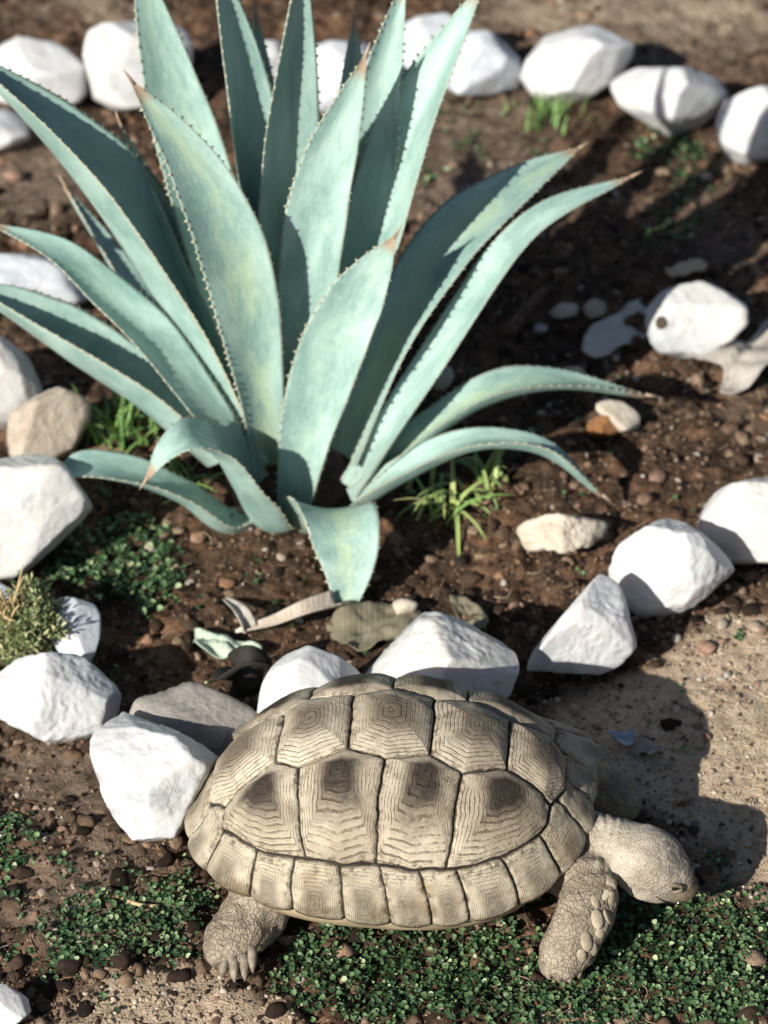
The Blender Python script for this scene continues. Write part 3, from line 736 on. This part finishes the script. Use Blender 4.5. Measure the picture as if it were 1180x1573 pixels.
    for s, zq in ((.93, .082), (.94, .066), (.90, .050), (.80, .038), (.5, .032), (.02, .031)):
        for a_ in al2:
            ro = (abs(math.cos(a_)) ** 2.6 + abs(math.sin(a_)) ** 2.6) ** (-1 / 2.6); fr = max(math.cos(a_), 0) ** 3
            V.append((.225 * ro * s * math.cos(a_), .166 * ro * s * math.sin(a_), zq + .010 * fr))
    for k in range(5):
        F += [[k * na2 + j, (k + 1) * na2 + j, (k + 1) * na2 + (j + 1) % na2, k * na2 + (j + 1) % na2] for j in range(na2)]
    F.append([5 * na2 + j for j in range(na2)])
    mesh_np('plastron', V, F, M['plastron'], tort)
carapace()

def tortoise_body():
    bm = MB()
    def limb(pts, rad, flat=None, upv=(0, 0, 1), m=26):
        c = catmull(np.hstack([np.array(pts), np.array(rad)[:, None], np.array(flat if flat else [(1, 1)] * len(pts))]), m)
        e0, e1 = c[0].copy(), c[-1].copy()            # rounded ends
        v, f = tube(c[:, :3], c[:, 3], 20, True, c[:, 4:6], upv); bm.add(v, f)
        for e in (c[0], c[-1]):
            v, f = ICO[3]; bm.add(v * e[3] * min(e[4], e[5]) + e[:3], f.tolist())
    # trunk inside the shell
    v, f = ICO[3]; bm.add(v * [.19, .125, .065] + [0, 0, .105], f.tolist())
    # neck and head
    N0 = np.array([.14, .01, .115]); N1 = TY(900, 1290, -.755); N2 = TY(945, 1302, -.775); H1 = TY(995, 1322, -.795); H2 = TY(1028, 1343, -.803); H3 = TY(1050, 1362, -.808)
    limb([N0, N1, N2, H1, H2, H3], [.050, .037, .036, .041, .034, .022], [(1, 1), (1, 1), (1, 1), (1, .98), (.95, .95), (.9, .95)])
    jaw = TY(998, 1352, -.805); limb([TY(960, 1322, -.79), jaw, TY(1035, 1370, -.81)], [.028, .027, .015])
    # near foreleg: broad and flattened, elbow forward
    a = [TY(860, 1335, -.75), TY(903, 1350, -.815), TY(903, 1395, -.850), TY(880, 1440, -.875), TY(863, 1472, -.886)]
    limb(a, [.036, .035, .037, .035, .031], [(1, .9), (1.0, .9), (1.0, .82), (1, .82), (1., .95)], (0, 1, 0.2))
    # far foreleg, foot forward in the shell's shade
    b = [np.array([.17, .09, .10]), TY(900, 1205, -.62), TY(940, 1220, -.61), TY(955, 1234, -.605)]
    limb(b, [.036, .031, .030, .027])
    # near hind leg: thick column, foot turned out
    c = [np.array([-.13, -.08, .07]), TY(392, 1402, -.815), TY(366, 1434, -.845), TY(357, 1456, -.866), TY(362, 1474, -.882)]
    limb(c, [.042, .038, .036, .033, .024], [(1, 1), (1, 1), (1.05, .9), (1.12, .85), (1.3, .7)])
    # far hind leg and tail, mostly hidden
    limb([np.array([-.15, .10, .085]), np.array([-.19, .13, .05]), np.array([-.20, .13, .02])], [.044, .040, .034])
    limb([np.array([-.20, .0, .085]), np.array([-.245, .005, .06]), np.array([-.262, .005, .04])], [.022, .014, .006])
    tmp = bm.build('tmp', M['skin'])
    md = tmp.modifiers.new('r', 'REMESH'); md.mode = 'VOXEL'; md.voxel_size = .0032
    md2 = tmp.modifiers.new('s', 'SMOOTH'); md2.iterations = 10; md2.factor = .6
    dg = bpy.context.evaluated_depsgraph_get(); dg.update()
    me = bpy.data.meshes.new_from_object(tmp.evaluated_get(dg))
    bpy.data.objects.remove(tmp)
    n = len(me.vertices); V = np.zeros(n * 3, np.float32); me.vertices.foreach_get('co', V); V = V.reshape(-1, 3).astype(float)
    Nn = np.zeros(n * 3, np.float32); me.vertices.foreach_get('normal', Nn); Nn = Nn.reshape(-1, 3).astype(float)
    npol = len(me.polygons); li = np.zeros(len(me.loops), np.int32); me.loops.foreach_get('vertex_index', li); F = li.reshape(npol, 4)
    head = sstep(.225, .255, V[:, 0]) * sstep(.088, .066, np.abs(V[:, 1] + .0)) * (V[:, 2] < .2)
    head = sstep(.235, .262, V[:, 0]) * sstep(-.105, -.085, V[:, 1]) * sstep(.075, .06, V[:, 1])
    crown = head * sstep(.29, .36, V[:, 0]) * sstep(.0, .75, Nn[:, 2] + .4 * Nn[:, 0])
    tipd = np.linalg.norm(V - (H3 + [.012, 0, -.01]), axis=1); beak = sstep(.046, .020, tipd + .008 * fbm(V * 90, 3, 8))
    V = V + Nn * (fbm(V * 70, 3, 31) * .0036 + fbm(V * 24, 2, 33) * .004)[:, None] * (1 - .45 * head)[:, None]
    # wrinkles round the neck
    nk = head * sstep(.30, .27, V[:, 0]); V = V + Nn * (np.sin(V[:, 0] * 620 + fbm(V * 30, 2, 3) * 3) * .0011 * nk)[:, None]
    body = mesh_np('body', V, F, M['skin'], tort, True, {'head': head, 'crown': crown, 'beak': beak})
    def on_body(x, y):                      # the point of the skin seen at a photo pixel, with its normal, in tortoise space
        d = ray(x, y); dl = TL(TO + d); ok, loc, nrm, _ = body.ray_cast(Vector(TL(CAM)), Vector(dl).normalized())
        return (np.array(loc), np.array(nrm)) if ok else (None, None)
    bpy.data.meshes.remove(me)
    # eye with its lids on the near side of the head, and its far twin
    for sy in (-1, 1):
        ec = TY(1038, 1362, -.808) if sy < 0 else None
        if sy < 0:
            e, en = on_body(1038, 1364); e = ec if e is None else e - en * .0035; e0 = e
        else: e = e0 * [1, -1, 1] + [0, 2 * H2[1], 0]
        v, f = ICO[3]
        eo = mesh_np('eye', v * .0060 + e, f, M['eye'], tort)
        for up in (1, -1):
            pts = [e + np.array([math.cos(t) * .0085, sy * .004, up * math.sin(t) * .0055 + .0005]) for t in np.linspace(.05, math.pi - .05, 9)]
            v, f = tube(pts, [.001, .0018, .0024, .0028, .003, .0028, .0024, .0018, .001], 8); mesh_np('eyelid', v, f, M['skin'], eo, True, {'head': np.ones(len(v)), 'crown': np.ones(len(v)) * .9, 'beak': np.ones(len(v)) * .6})
    # mouth line
    mp = [on_body(x, y) for x, y in ((1064, 1380), (1054, 1384), (1042, 1386), (1030, 1386), (1018, 1383), (1008, 1377))]
    mp = [p + n_ * .0004 for p, n_ in mp if p is not None]
    if len(mp) > 2:
        v, f = tube(catmull(mp, 14), np.linspace(.0013, .0006, 14), 6); mesh_np('mouth', v, f, M['eye'], tort)
    # claws
    for q in ((345, 1484, -.893), (360, 1489, -.898), (376, 1486, -.898), (388, 1474, -.893)):
        p = TY(*q); d = np.array([.10, -.75, -.55]) if q[0] > 350 else np.array([-.15, -.8, -.5])
        pts = [p - d * .016, p, p + d * .010 + [0, 0, .002], p + d * .016 + [0, 0, -.001]]
        v, f = tube(pts, [.0055, .0058, .004, .001], 8); mesh_np('claw', v, f, M['horn'], tort)
    for q in ((842, 1490, -.905), (858, 1495, -.908), (874, 1496, -.906), (888, 1488, -.90)):
        p = TY(*q); d = np.array([.15, -.5, -.6])
        v, f = tube([p - d * .014, p - d * .004, p + d * .008, p + d * .014], [.006, .0062, .0045, .0015], 8); mesh_np('claw', v, f, M['horn'], tort)
    for q in ((968, 1240, -.60), (972, 1252, -.607), (965, 1262, -.615)):
        p = TY(*q); d = np.array([.7, -.2, -.5])
        v, f = tube([p - d * .014, p - d * .004, p + d * .008, p + d * .014], [.006, .0062, .0045, .0015], 8); mesh_np('claw', v, f, M['horn'], tort)
    # big overlapping scales along the front of the near foreleg
    sc = [(925, 1330, -.86, .011), (937, 1355, -.873, .012), (941, 1382, -.885, .013), (930, 1372, -.892, .010), (935, 1408, -.893, .013), (918, 1412, -.905, .014), (921, 1432, -.902, .012), (902, 1447, -.914, .014), (912, 1458, -.904, .011), (893, 1470, -.916, .012), (915, 1385, -.902, .009)]
    rs = np.random.RandomState(4)
    for x, y, yy, s in sc:
        p, d = on_body(x, y); v, f = ICO[3]
        if p is None: continue
        d = d + rs.uniform(-.2, .2, 3); Q = np.array(Vector(d).to_track_quat('Z', 'Y').to_matrix())
        vv = v * [s * .55, s * .9, s * .24]; p = p - d * .0012
        mesh_np('scale', vv @ Q.T + p, f, M['plate'], tort)
tortoise_body()

# ------------------------------------------------------------------ dry leaves, sticks
def sheet(outline, m, label, seed, z=.012, curl=.012, name='dry_leaf', cat='dry leaf', group=None, lift=(0, 0), smooth_n=5):
    """A fallen leaf: its outline laid on the soil, with its own curl and thickness."""
    o = np.array([G(a, b)[:2] for a, b in outline]); c = o.mean(0)
    pts = catmull(np.vstack([o, o[:1]]), len(o) * smooth_n)[:-1]
    pts = c + (pts - c) * (1 + .10 * fbm(pts * 55, 3, seed + 3) - .16 * np.maximum(fbm(pts * 30, 2, seed + 9), 0))[:, None]
    rings = 7; V = [[c[0], c[1], 0]]; F = []; n = len(pts)
    for k in range(1, rings + 1):
        V += [[*(c + (p - c) * k / rings), 0] for p in pts]
    V = np.array(V); d = V[:, :2] - c; r = np.linalg.norm(d, axis=1); rm = r.max()
    ax = np.linalg.svd(o - c)[2]
    u, w_ = d @ ax[0] / rm, d @ ax[1] / rm
    zz = curl * (w_ ** 2 * 2.2 - .3) + curl * 1.5 * fbm(np.stack([u * 2.2 + seed, w_ * 2.2], 1), 3, seed) + lift[0] * u + lift[1] * w_ - .25 * curl * np.exp(-(w_ / .05) ** 2)
    V[:, 2] = zz + z + float(gz(c[0], c[1])[0])
    F += [[0, 1 + j, 1 + (j + 1) % n] for j in range(n)]
    for k in range(rings - 1):
        a, b = 1 + k * n, 1 + (k + 1) * n; F += [[a + j, b + j, b + (j + 1) % n, a + (j + 1) % n] for j in range(n)]
    off = np.array([c[0], c[1], 0]); ob = mesh_np(name, V - off, F, M[m]); ob.location = off
    s = ob.modifiers.new('thickness', 'SOLIDIFY'); s.thickness = .0008; s.offset = 0
    tag(ob, label, cat, group); return ob
GD = 'fallen leaves on the bed'
sheet([(893,545),(905,510),(945,488),(985,462),(998,485),(990,520),(955,538),(920,556)], 'pdry', 'pale dry leaf left of the holed cream stone', 1, .014, group=GD)
sheet([(1055,570),(1090,550),(1140,540),(1190,505),(1200,560),(1165,600),(1130,622),(1105,610),(1110,580)], 'dryg', 'grey dry leaf with torn edge at the right photo edge', 2, .02, .02, group=GD)
sheet([(1022,420),(1040,410),(1075,405),(1088,412),(1070,424),(1030,430)], 'straw', 'straw yellow leaf above the holed cream stone', 3, .012, .006, group=GD)
sheet([(297,975),(330,985),(400,1000),(398,1012),(345,1022),(305,1008)], 'mint', 'pale green leaf piece lying near the dark curled leaf', 4, .016, .012, group=GD)
sheet([(500,960),(545,935),(600,930),(645,940),(640,970),(600,995),(555,1000),(515,985)], 'olive', 'olive brown dead leaf in front of the folded agave leaf', 5, .012, .014, group=GD)
sheet([(930,1128),(955,1128),(975,1130),(973,1145),(955,1150),(945,1138)], 'bluebit', 'blue grey leaf scrap on the sand in the tortoise shadow', 6, .010, .005, group=GD)
sheet([(970,1155),(990,1142),(1012,1148),(1000,1160)], 'dryg', 'grey leaf scrap right of the blue grey leaf scrap', 7, .010, .006, group=GD)
sheet([(690,925),(725,930),(750,960),(740,975),(705,960)], 'olive', 'green brown dead leaf between stained rock and knobbly stone', 8, .012, .01, group=GD)
def stick(pts, r0, r1, m, label, name='twig', cat='twig', curl=0):
    c = catmull(pts, 18); rr = np.linspace(r0, r1, 18); off = np.array([c[0][0], c[0][1], 0]); v, f = tube(c - off, rr, 8)
    o = mesh_np(name, v, f, M[m]); o.location = off; tag(o, label, cat); return o
z = lambda a, b, h: G(a, b, h)
stick([z(782,512,.012), z(810,475,.02), z(838,445,.018)], .011, .006, 'bark', 'brown stick lying in the bed left of the beige stone', 'stick', 'stick')
stick([z(1083,420,.01), z(1092,395,.03), z(1097,365,.05)], .0022, .001, 'bark', 'thin bent twig beside the straw yellow leaf')
stick([z(178,1378,.01), z(215,1390,.012), z(245,1392,.010)], .0035, .002, 'twig', 'pale twig on gravel left of the shell rear')
def dead_tip(pts, wid, m, label):
    c = catmull(pts, 24); T = norm(np.gradient(c, axis=0)); V, F = [], []
    for i in range(24):
        s = norm(np.cross(T[i], [0, 0, 1.])); u = np.cross(s, T[i]); t = i / 23; wd = wid * (1 - t) ** .6 + .0012
        for k in np.linspace(-1, 1, 7): V.append(c[i] + s * k * wd + u * (k * k * wd * .9))
    F = [[i * 7 + k, i * 7 + k + 1, i * 7 + k + 8, i * 7 + k + 7] for i in range(23) for k in range(6)]
    off = np.array([c[0][0], c[0][1], 0]); o = mesh_np('dry_leaf', np.array(V) - off, F, M[m]); o.location = off
    s = o.modifiers.new('thickness', 'SOLIDIFY'); s.thickness = .002; tag(o, label, 'dry leaf', GD); return o
dead_tip([z(518,928,.02), z(470,940,.03), z(420,958,.02), z(362,970,.012)], .014, 'dry', 'long curled dry strip pointing left from the folded agave leaf')
dead_tip([z(380,965,.015), z(372,945,.03), z(355,928,.02), z(345,920,.012)], .009, 'dryg', 'small curled grey strip above the long dry strip')
dead_tip([z(365,1068,.008), z(362,1035,.05), z(385,1018,.07), z(412,1030,.05), z(415,1055,.02)], .026, 'black', 'black curled dead leaf left of the smooth pointed rock')

# ------------------------------------------------------------------ grass tufts and shrub
def tuft(cx, cy, n, ln, spread, seed, label, tones=(.2, .9), bend=.5, wide=.0035, m='grass', name='grass_tuft', cat='grass tuft'):
    rs = np.random.RandomState(seed); c = G(cx, cy); c[2] = float(gz(c[0], c[1])[0]); root = empty(name, tuple(c)); tag(root, label, cat, 'grass tufts in the bed')
    for part in range(1):
        mb = MB()
        for k in range(n):
            a = rs.uniform(0, 2 * math.pi); L = ln * rs.uniform(.55, 1.1); lean = rs.uniform(.3, 1.1) * bend
            b = np.array([rs.normal(0, spread), rs.normal(0, spread), -.003]); d = np.array([math.cos(a), math.sin(a), 0]); s = np.array([-d[1], d[0], 0])
            V, F = [], []
            for i in range(7):
                t = i / 6; ang = lean * (.35 + 1.5 * t)
                p = b + d * L * t * math.sin(min(ang, 1.9)) + np.array([0, 0, L * t * math.cos(min(ang, 1.75))]); p[2] = max(p[2], .002) if i else p[2]
                wv = wide * (1 - t) ** .6 + .0003
                V += [p - s * wv, p + np.array([0, 0, -.0006]), p + s * wv]
            F = [[i * 3 + j, i * 3 + j + 1, i * 3 + j + 4, i * 3 + j + 3] for i in range(6) for j in range(2)]
            mb.add(V, F, rs.uniform(*tones))
        mb.build('blades', M[m], root)
tuft(685, 775, 26, .12, .024, 1, 'bright green grass tuft under the drooping right agave leaf', (.4, 1), 1.25, .0040)
tuft(745, 738, 16, .08, .016, 2, 'small yellow green grass tuft right of the bright one', (.5, 1), .9, .0036)
tuft(190, 672, 60, .085, .028, 3, 'green grass tuft between the tan stone and left agave leaves', (.1, .75), .5, .003)
tuft(275, 752, 20, .07, .014, 4, 'thin grass tuft under the bent left agave leaf', (.2, .8), .7, .003)
tuft(835, 185, 40, .06, .03, 5, 'fine grass tuft below the peaked back rock', (.0, .45), .5, .0025)
def shrub():
    rs = np.random.RandomState(8); c = G(34, 1010); c[2] = 0; root = empty('small_shrub', tuple(c)); tag(root, 'little grey green shrub with pale spiny twigs at the left edge', 'shrub')
    st, fl, tw = MB(), MB(), MB()
    def branch(p, d, L, r, lev):
        n = 6; pts = [p]; d = np.array(d, float)
        for i in range(n):
            d = norm(d + rs.normal(0, .12, 3) + [0, 0, .03]); pts.append(pts[-1] + d * L / n)
        v, f = tube(pts, np.linspace(r, r * .4, n + 1), 5); (tw if lev == 9 else st).add(v, f, .5)
        if lev < 2:
            for k in range(7 if lev == 0 else 6):
                i = rs.randint(1, n + 1); branch(pts[i], norm(d + rs.normal(0, .6, 3)), L * rs.uniform(.35, .6), r * .5, lev + 1)
        if lev in (1, 2):
            for i in range(1, n + 1):
                for k in range(7):
                    q = pts[i] + rs.normal(0, .006, 3); e = norm(d + rs.normal(0, .7, 3)) * rs.uniform(.007, .013); s = norm(np.cross(e, rs.normal(0, 1, 3))) * .0019
                    fl.add([q, q + e * .5 + s, q + e, q + e * .5 - s], [[0, 1, 2, 3]], rs.uniform(0, 1))
    for k in range(10):
        a = rs.uniform(0, 6.28); ln = rs.uniform(.02, .32)
        branch(np.array([rs.normal(0, .02), rs.normal(0, .012), -.005]), norm([math.cos(a) * ln, math.sin(a) * ln * .7, 1]), rs.uniform(.045, .085), .0028, 0)
    for k in range(13):
        a = rs.uniform(0, 6.28); p = np.array([rs.normal(.0, .014), rs.normal(0, .01), .05])
        d = norm([math.cos(a) * .35, math.sin(a) * .3, 1]); branch(p, d, rs.uniform(.05, .095), .0024, 9)
        for j in range(4):
            b = p + d * rs.uniform(.015, .05); branch(b, norm(d + rs.normal(0, .8, 3)), rs.uniform(.012, .025), .0018, 9)
    st.build('stems', M['twig'], root); fl.build('foliage', M['shrub'], root); tw.build('twigs', M['twig'], root)
shrub()

# ------------------------------------------------------------------ stuff: clods, gravel, ground cover
def scatter(name, n, sizes, dens, m, tones, seed, level=1, flat=.7, sinkf=.25, big=2.2, smooth=True):
    rs = np.random.RandomState(seed); v0, f0 = ICO[level]; shapes = []
    for k in range(9):
        N_ = norm(rs.normal(0, 1, (9, 3))); h_ = rs.uniform(.55, 1., 9)      # broken by flat planes, then roughened
        r_ = np.sum((np.maximum(v0 @ N_.T, 0) / h_) ** 14 + 1e-9, 1) ** (-1 / 14.); r_ = np.minimum(r_, 1.25)
        shapes.append(v0 * (r_ * (1 + .30 * fbm(v0 * 2.2 + k * 5, 3, seed + k)))[:, None])
    px, py = rs.uniform(-330, 1510, n * 4), rs.uniform(-120, 1690, n * 4)
    w_ = dens(px, py); keep = rs.rand(len(px)) < w_; px, py = px[keep][:n], py[keep][:n]; N = len(px)
    P = np.array([G(a, b) for a, b in zip(px, py)]); zg = gz(P[:, 0], P[:, 1])
    s = sizes[0] * (sizes[1] / sizes[0]) ** (rs.rand(N) ** big); k = rs.randint(0, 9, N)
    nv = len(v0); V = np.zeros((N, nv, 3)); ang = rs.uniform(0, 6.28, N); ca, sa = np.cos(ang), np.sin(ang); asp = rs.uniform(.75, 1.3, N)
    for i in range(N):
        q = shapes[k[i]] * s[i] * [asp[i], 1 / asp[i], flat]
        V[i, :, 0] = q[:, 0] * ca[i] - q[:, 1] * sa[i] + P[i, 0]; V[i, :, 1] = q[:, 0] * sa[i] + q[:, 1] * ca[i] + P[i, 1]; V[i, :, 2] = q[:, 2] + zg[i] + s[i] * flat * (.5 - sinkf)
    F = (f0[None] + (np.arange(N) * nv)[:, None, None]).reshape(-1, 3)
    tn = np.clip(tones[0] + (tones[1] - tones[0]) * rs.rand(N) ** tones[2], 0, 1)
    o = mesh_np(name, V.reshape(-1, 3), F, M[m], None, smooth, {'tone': np.repeat(tn, nv)}); tag(o, kind='stuff'); return o
def d_clod(px, py):
    P = np.array([G(a, b) for a, b in zip(px, py)]); sand, dry = soil_masks(P[:, 0], P[:, 1])
    green = np.maximum(blob(px, py, 690, 1500, 260, 85), blob(px, py, 1050, 1470, 200, 110))
    foot = 0
    for x0, x1, y0, y1 in ROCKS: foot = foot + blob(px, py, (x0 + x1) / 2, y1 - .04 * (y1 - y0), .42 * (x1 - x0), 9)
    return np.clip(.75 * foot * (1 - .6 * sand) + (1 - green) * (1 - sand) * (1 - .55 * dry) * (.35 + .9 * sstep(-.25, .35, fbm(P[:, :2] * 5, 3, 14))), .02, 1)
scatter('soil_clods', 12500, (.0022, .0145), d_clod, 'clod', (0, 1, 1.1), 1, 2, .62, .30, 2.4, False)
def d_grav(px, py):
    n = fbm(np.stack([px, py], 1) / 70, 3, 6)
    d = .9 * blob(px, py, 190, 1310, 150, 80) + .75 * blob(px, py, 1100, 1000, 130, 90) + .75 * blob(px, py, 1010, 620, 190, 130) + .30 * blob(px, py, 1000, 330, 250, 170) + .35 * blob(px, py, 980, 1140, 230, 140) + .3 * blob(px, py, 300, 1540, 400, 60) + .16 + .35 * blob(px, py, 60, 300, 140, 120)
    return np.clip(d * sstep(-.35, .3, n), 0, 1)
scatter('gravel', 5200, (.0016, .0072), d_grav, 'gravel', (.15, 1, .75), 2, 2, .72, .35, 2.6, False)
scatter('grit', 16500, (.0009, .0030), lambda a, b: np.clip(.35 + d_grav(a, b), 0, 1), 'gravel', (0, .9, 1.2), 3, 1, .8, smooth=False)

def d_sand(px, py):
    P = np.array([G(a, b) for a, b in zip(px, py)]); sand, dry = soil_masks(P[:, 0], P[:, 1])
    return np.clip(sand * (.4 + .8 * sstep(-.3, .3, fbm(P[:, :2] * 14, 3, 77))), 0, 1)
scatter('sand_crumbs', 11500, (.0012, .0050), d_sand, 'crumb', (0, 1, 1.), 4, 1, .7, .3, 2.4, False)
scatter('soil_crumbs', 27000, (.0012, .0050), d_clod, 'clod', (.05, 1, 1.), 5, 1, .75, .25, 1.6, False)

def litter():
    rs = np.random.RandomState(12); mb = MB()
    px, py = rs.uniform(-20, 1200, 2600), rs.uniform(0, 1600, 2600)
    keep = rs.rand(2600) < np.clip(.10 + .35 * d_clod(px, py) * (fbm(np.stack([px, py], 1) / 120, 2, 5) > -.05), 0, 1)
    for a, b in zip(px[keep], py[keep]):
        p = G(a, b); p[2] = float(gz(p[0], p[1])[0]) + rs.uniform(.002, .006); L = rs.uniform(.008, .035) * (1.4 if rs.rand() < .1 else 1); an = rs.uniform(0, 6.28); r = rs.uniform(.0004, .0011)
        d = np.array([math.cos(an), math.sin(an), rs.uniform(-.15, .25)]); s = np.array([-d[1], d[0], .3]) * rs.uniform(-.35, .35) * L
        v, f = tube(catmull([p, p + d * L * .5 + s, p + d * L], 6), np.linspace(r, r * .5, 6), 5); mb.add(v, f, rs.uniform(.25, 1))
    o = mb.build('litter', M['litter']); tag(o, kind='stuff')
litter()

def ground_cover():
    rs = np.random.RandomState(6); n = 190000
    px, py = rs.uniform(-40, 1220, n), rs.uniform(120, 1620, n)
    q = np.stack([px, py], 1)
    nz = fbm(q / 55, 4, 41); nf = fbm(q / 16, 2, 43)
    d = 1.25 * blob(px, py, 1110, 1450, 140, 75) + 1.1 * blob(px, py, 960, 1430, 75, 60) + 1.15 * blob(px, py, 690, 1500, 200, 75) + .9 * blob(px, py, 500, 1490, 80, 70) + .85 * blob(px, py, 900, 1545, 120, 40) \
        + .85 * blob(px, py, 130, 1455, 120, 50) + .7 * blob(px, py, 30, 1310, 60, 80) + .72 * blob(px, py, 250, 1395, 110, 70) + .9 * blob(px, py, 130, 880, 110, 55) + .85 * blob(px, py, 255, 890, 60, 60) + .55 * blob(px, py, 190, 815, 50, 40) \
        + .75 * blob(px, py, 1050, 225, 70, 40) + .62 * blob(px, py, 1020, 330, 90, 55) + .45 * blob(px, py, 690, 210, 100, 60) + .5 * blob(px, py, 1160, 890, 40, 30) + .9 * blob(px, py, 1110, 1550, 90, 40)
    d = sstep(.32, .80, d + nz * .55 + nf * .42) * .55
    keep = rs.rand(n) < d; px, py = px[keep], py[keep]; N = len(px)
    P = np.array([G(a, b) for a, b in zip(px, py)]); zg = gz(P[:, 0], P[:, 1])
    h = rs.rand(N) ** 1.3 * .010 + .001; tone = np.clip(rs.normal(.42, .22, N) + 38 * (h - .005), 0, 1)  # lower leaves darker: shade in the gaps is put into the tone
    r = rs.uniform(.0016, .0042, N) * np.where(py < 1000, 1.25, 1.0)
    nrm = norm(np.stack([rs.normal(0, .45, N), rs.normal(0, .45, N), np.ones(N)], 1)); a = rs.uniform(0, 6.28, N)
    t1 = norm(np.cross(nrm, np.stack([np.cos(a), np.sin(a), 0 * a], 1))); t2 = np.cross(nrm, t1)
    K = 7; prof = [(0, -1.15, 0), (.62, -.62, .25), (.95, .15, .35), (.55, .85, .25), (-.55, .85, .25), (-.95, .15, .35), (-.62, -.62, .25)]
    V = np.zeros((N, K + 1, 3)); C = P * 1.0; C[:, 2] = zg + h
    V[:, 0] = C - nrm * (r * .18)[:, None]
    for k, (x, y_, zz) in enumerate(prof): V[:, k + 1] = C + t1 * (r * x)[:, None] + t2 * (r * y_)[:, None] + nrm * (r * zz)[:, None]
    f = np.array([[0, 1 + k, 1 + (k + 1) % K] for k in range(K)]); F = (f[None] + (np.arange(N) * (K + 1))[:, None, None]).reshape(-1, 3)
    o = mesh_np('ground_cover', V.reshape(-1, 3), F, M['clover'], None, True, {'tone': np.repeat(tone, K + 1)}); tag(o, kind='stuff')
    print('ground cover leaves', N)
ground_cover()
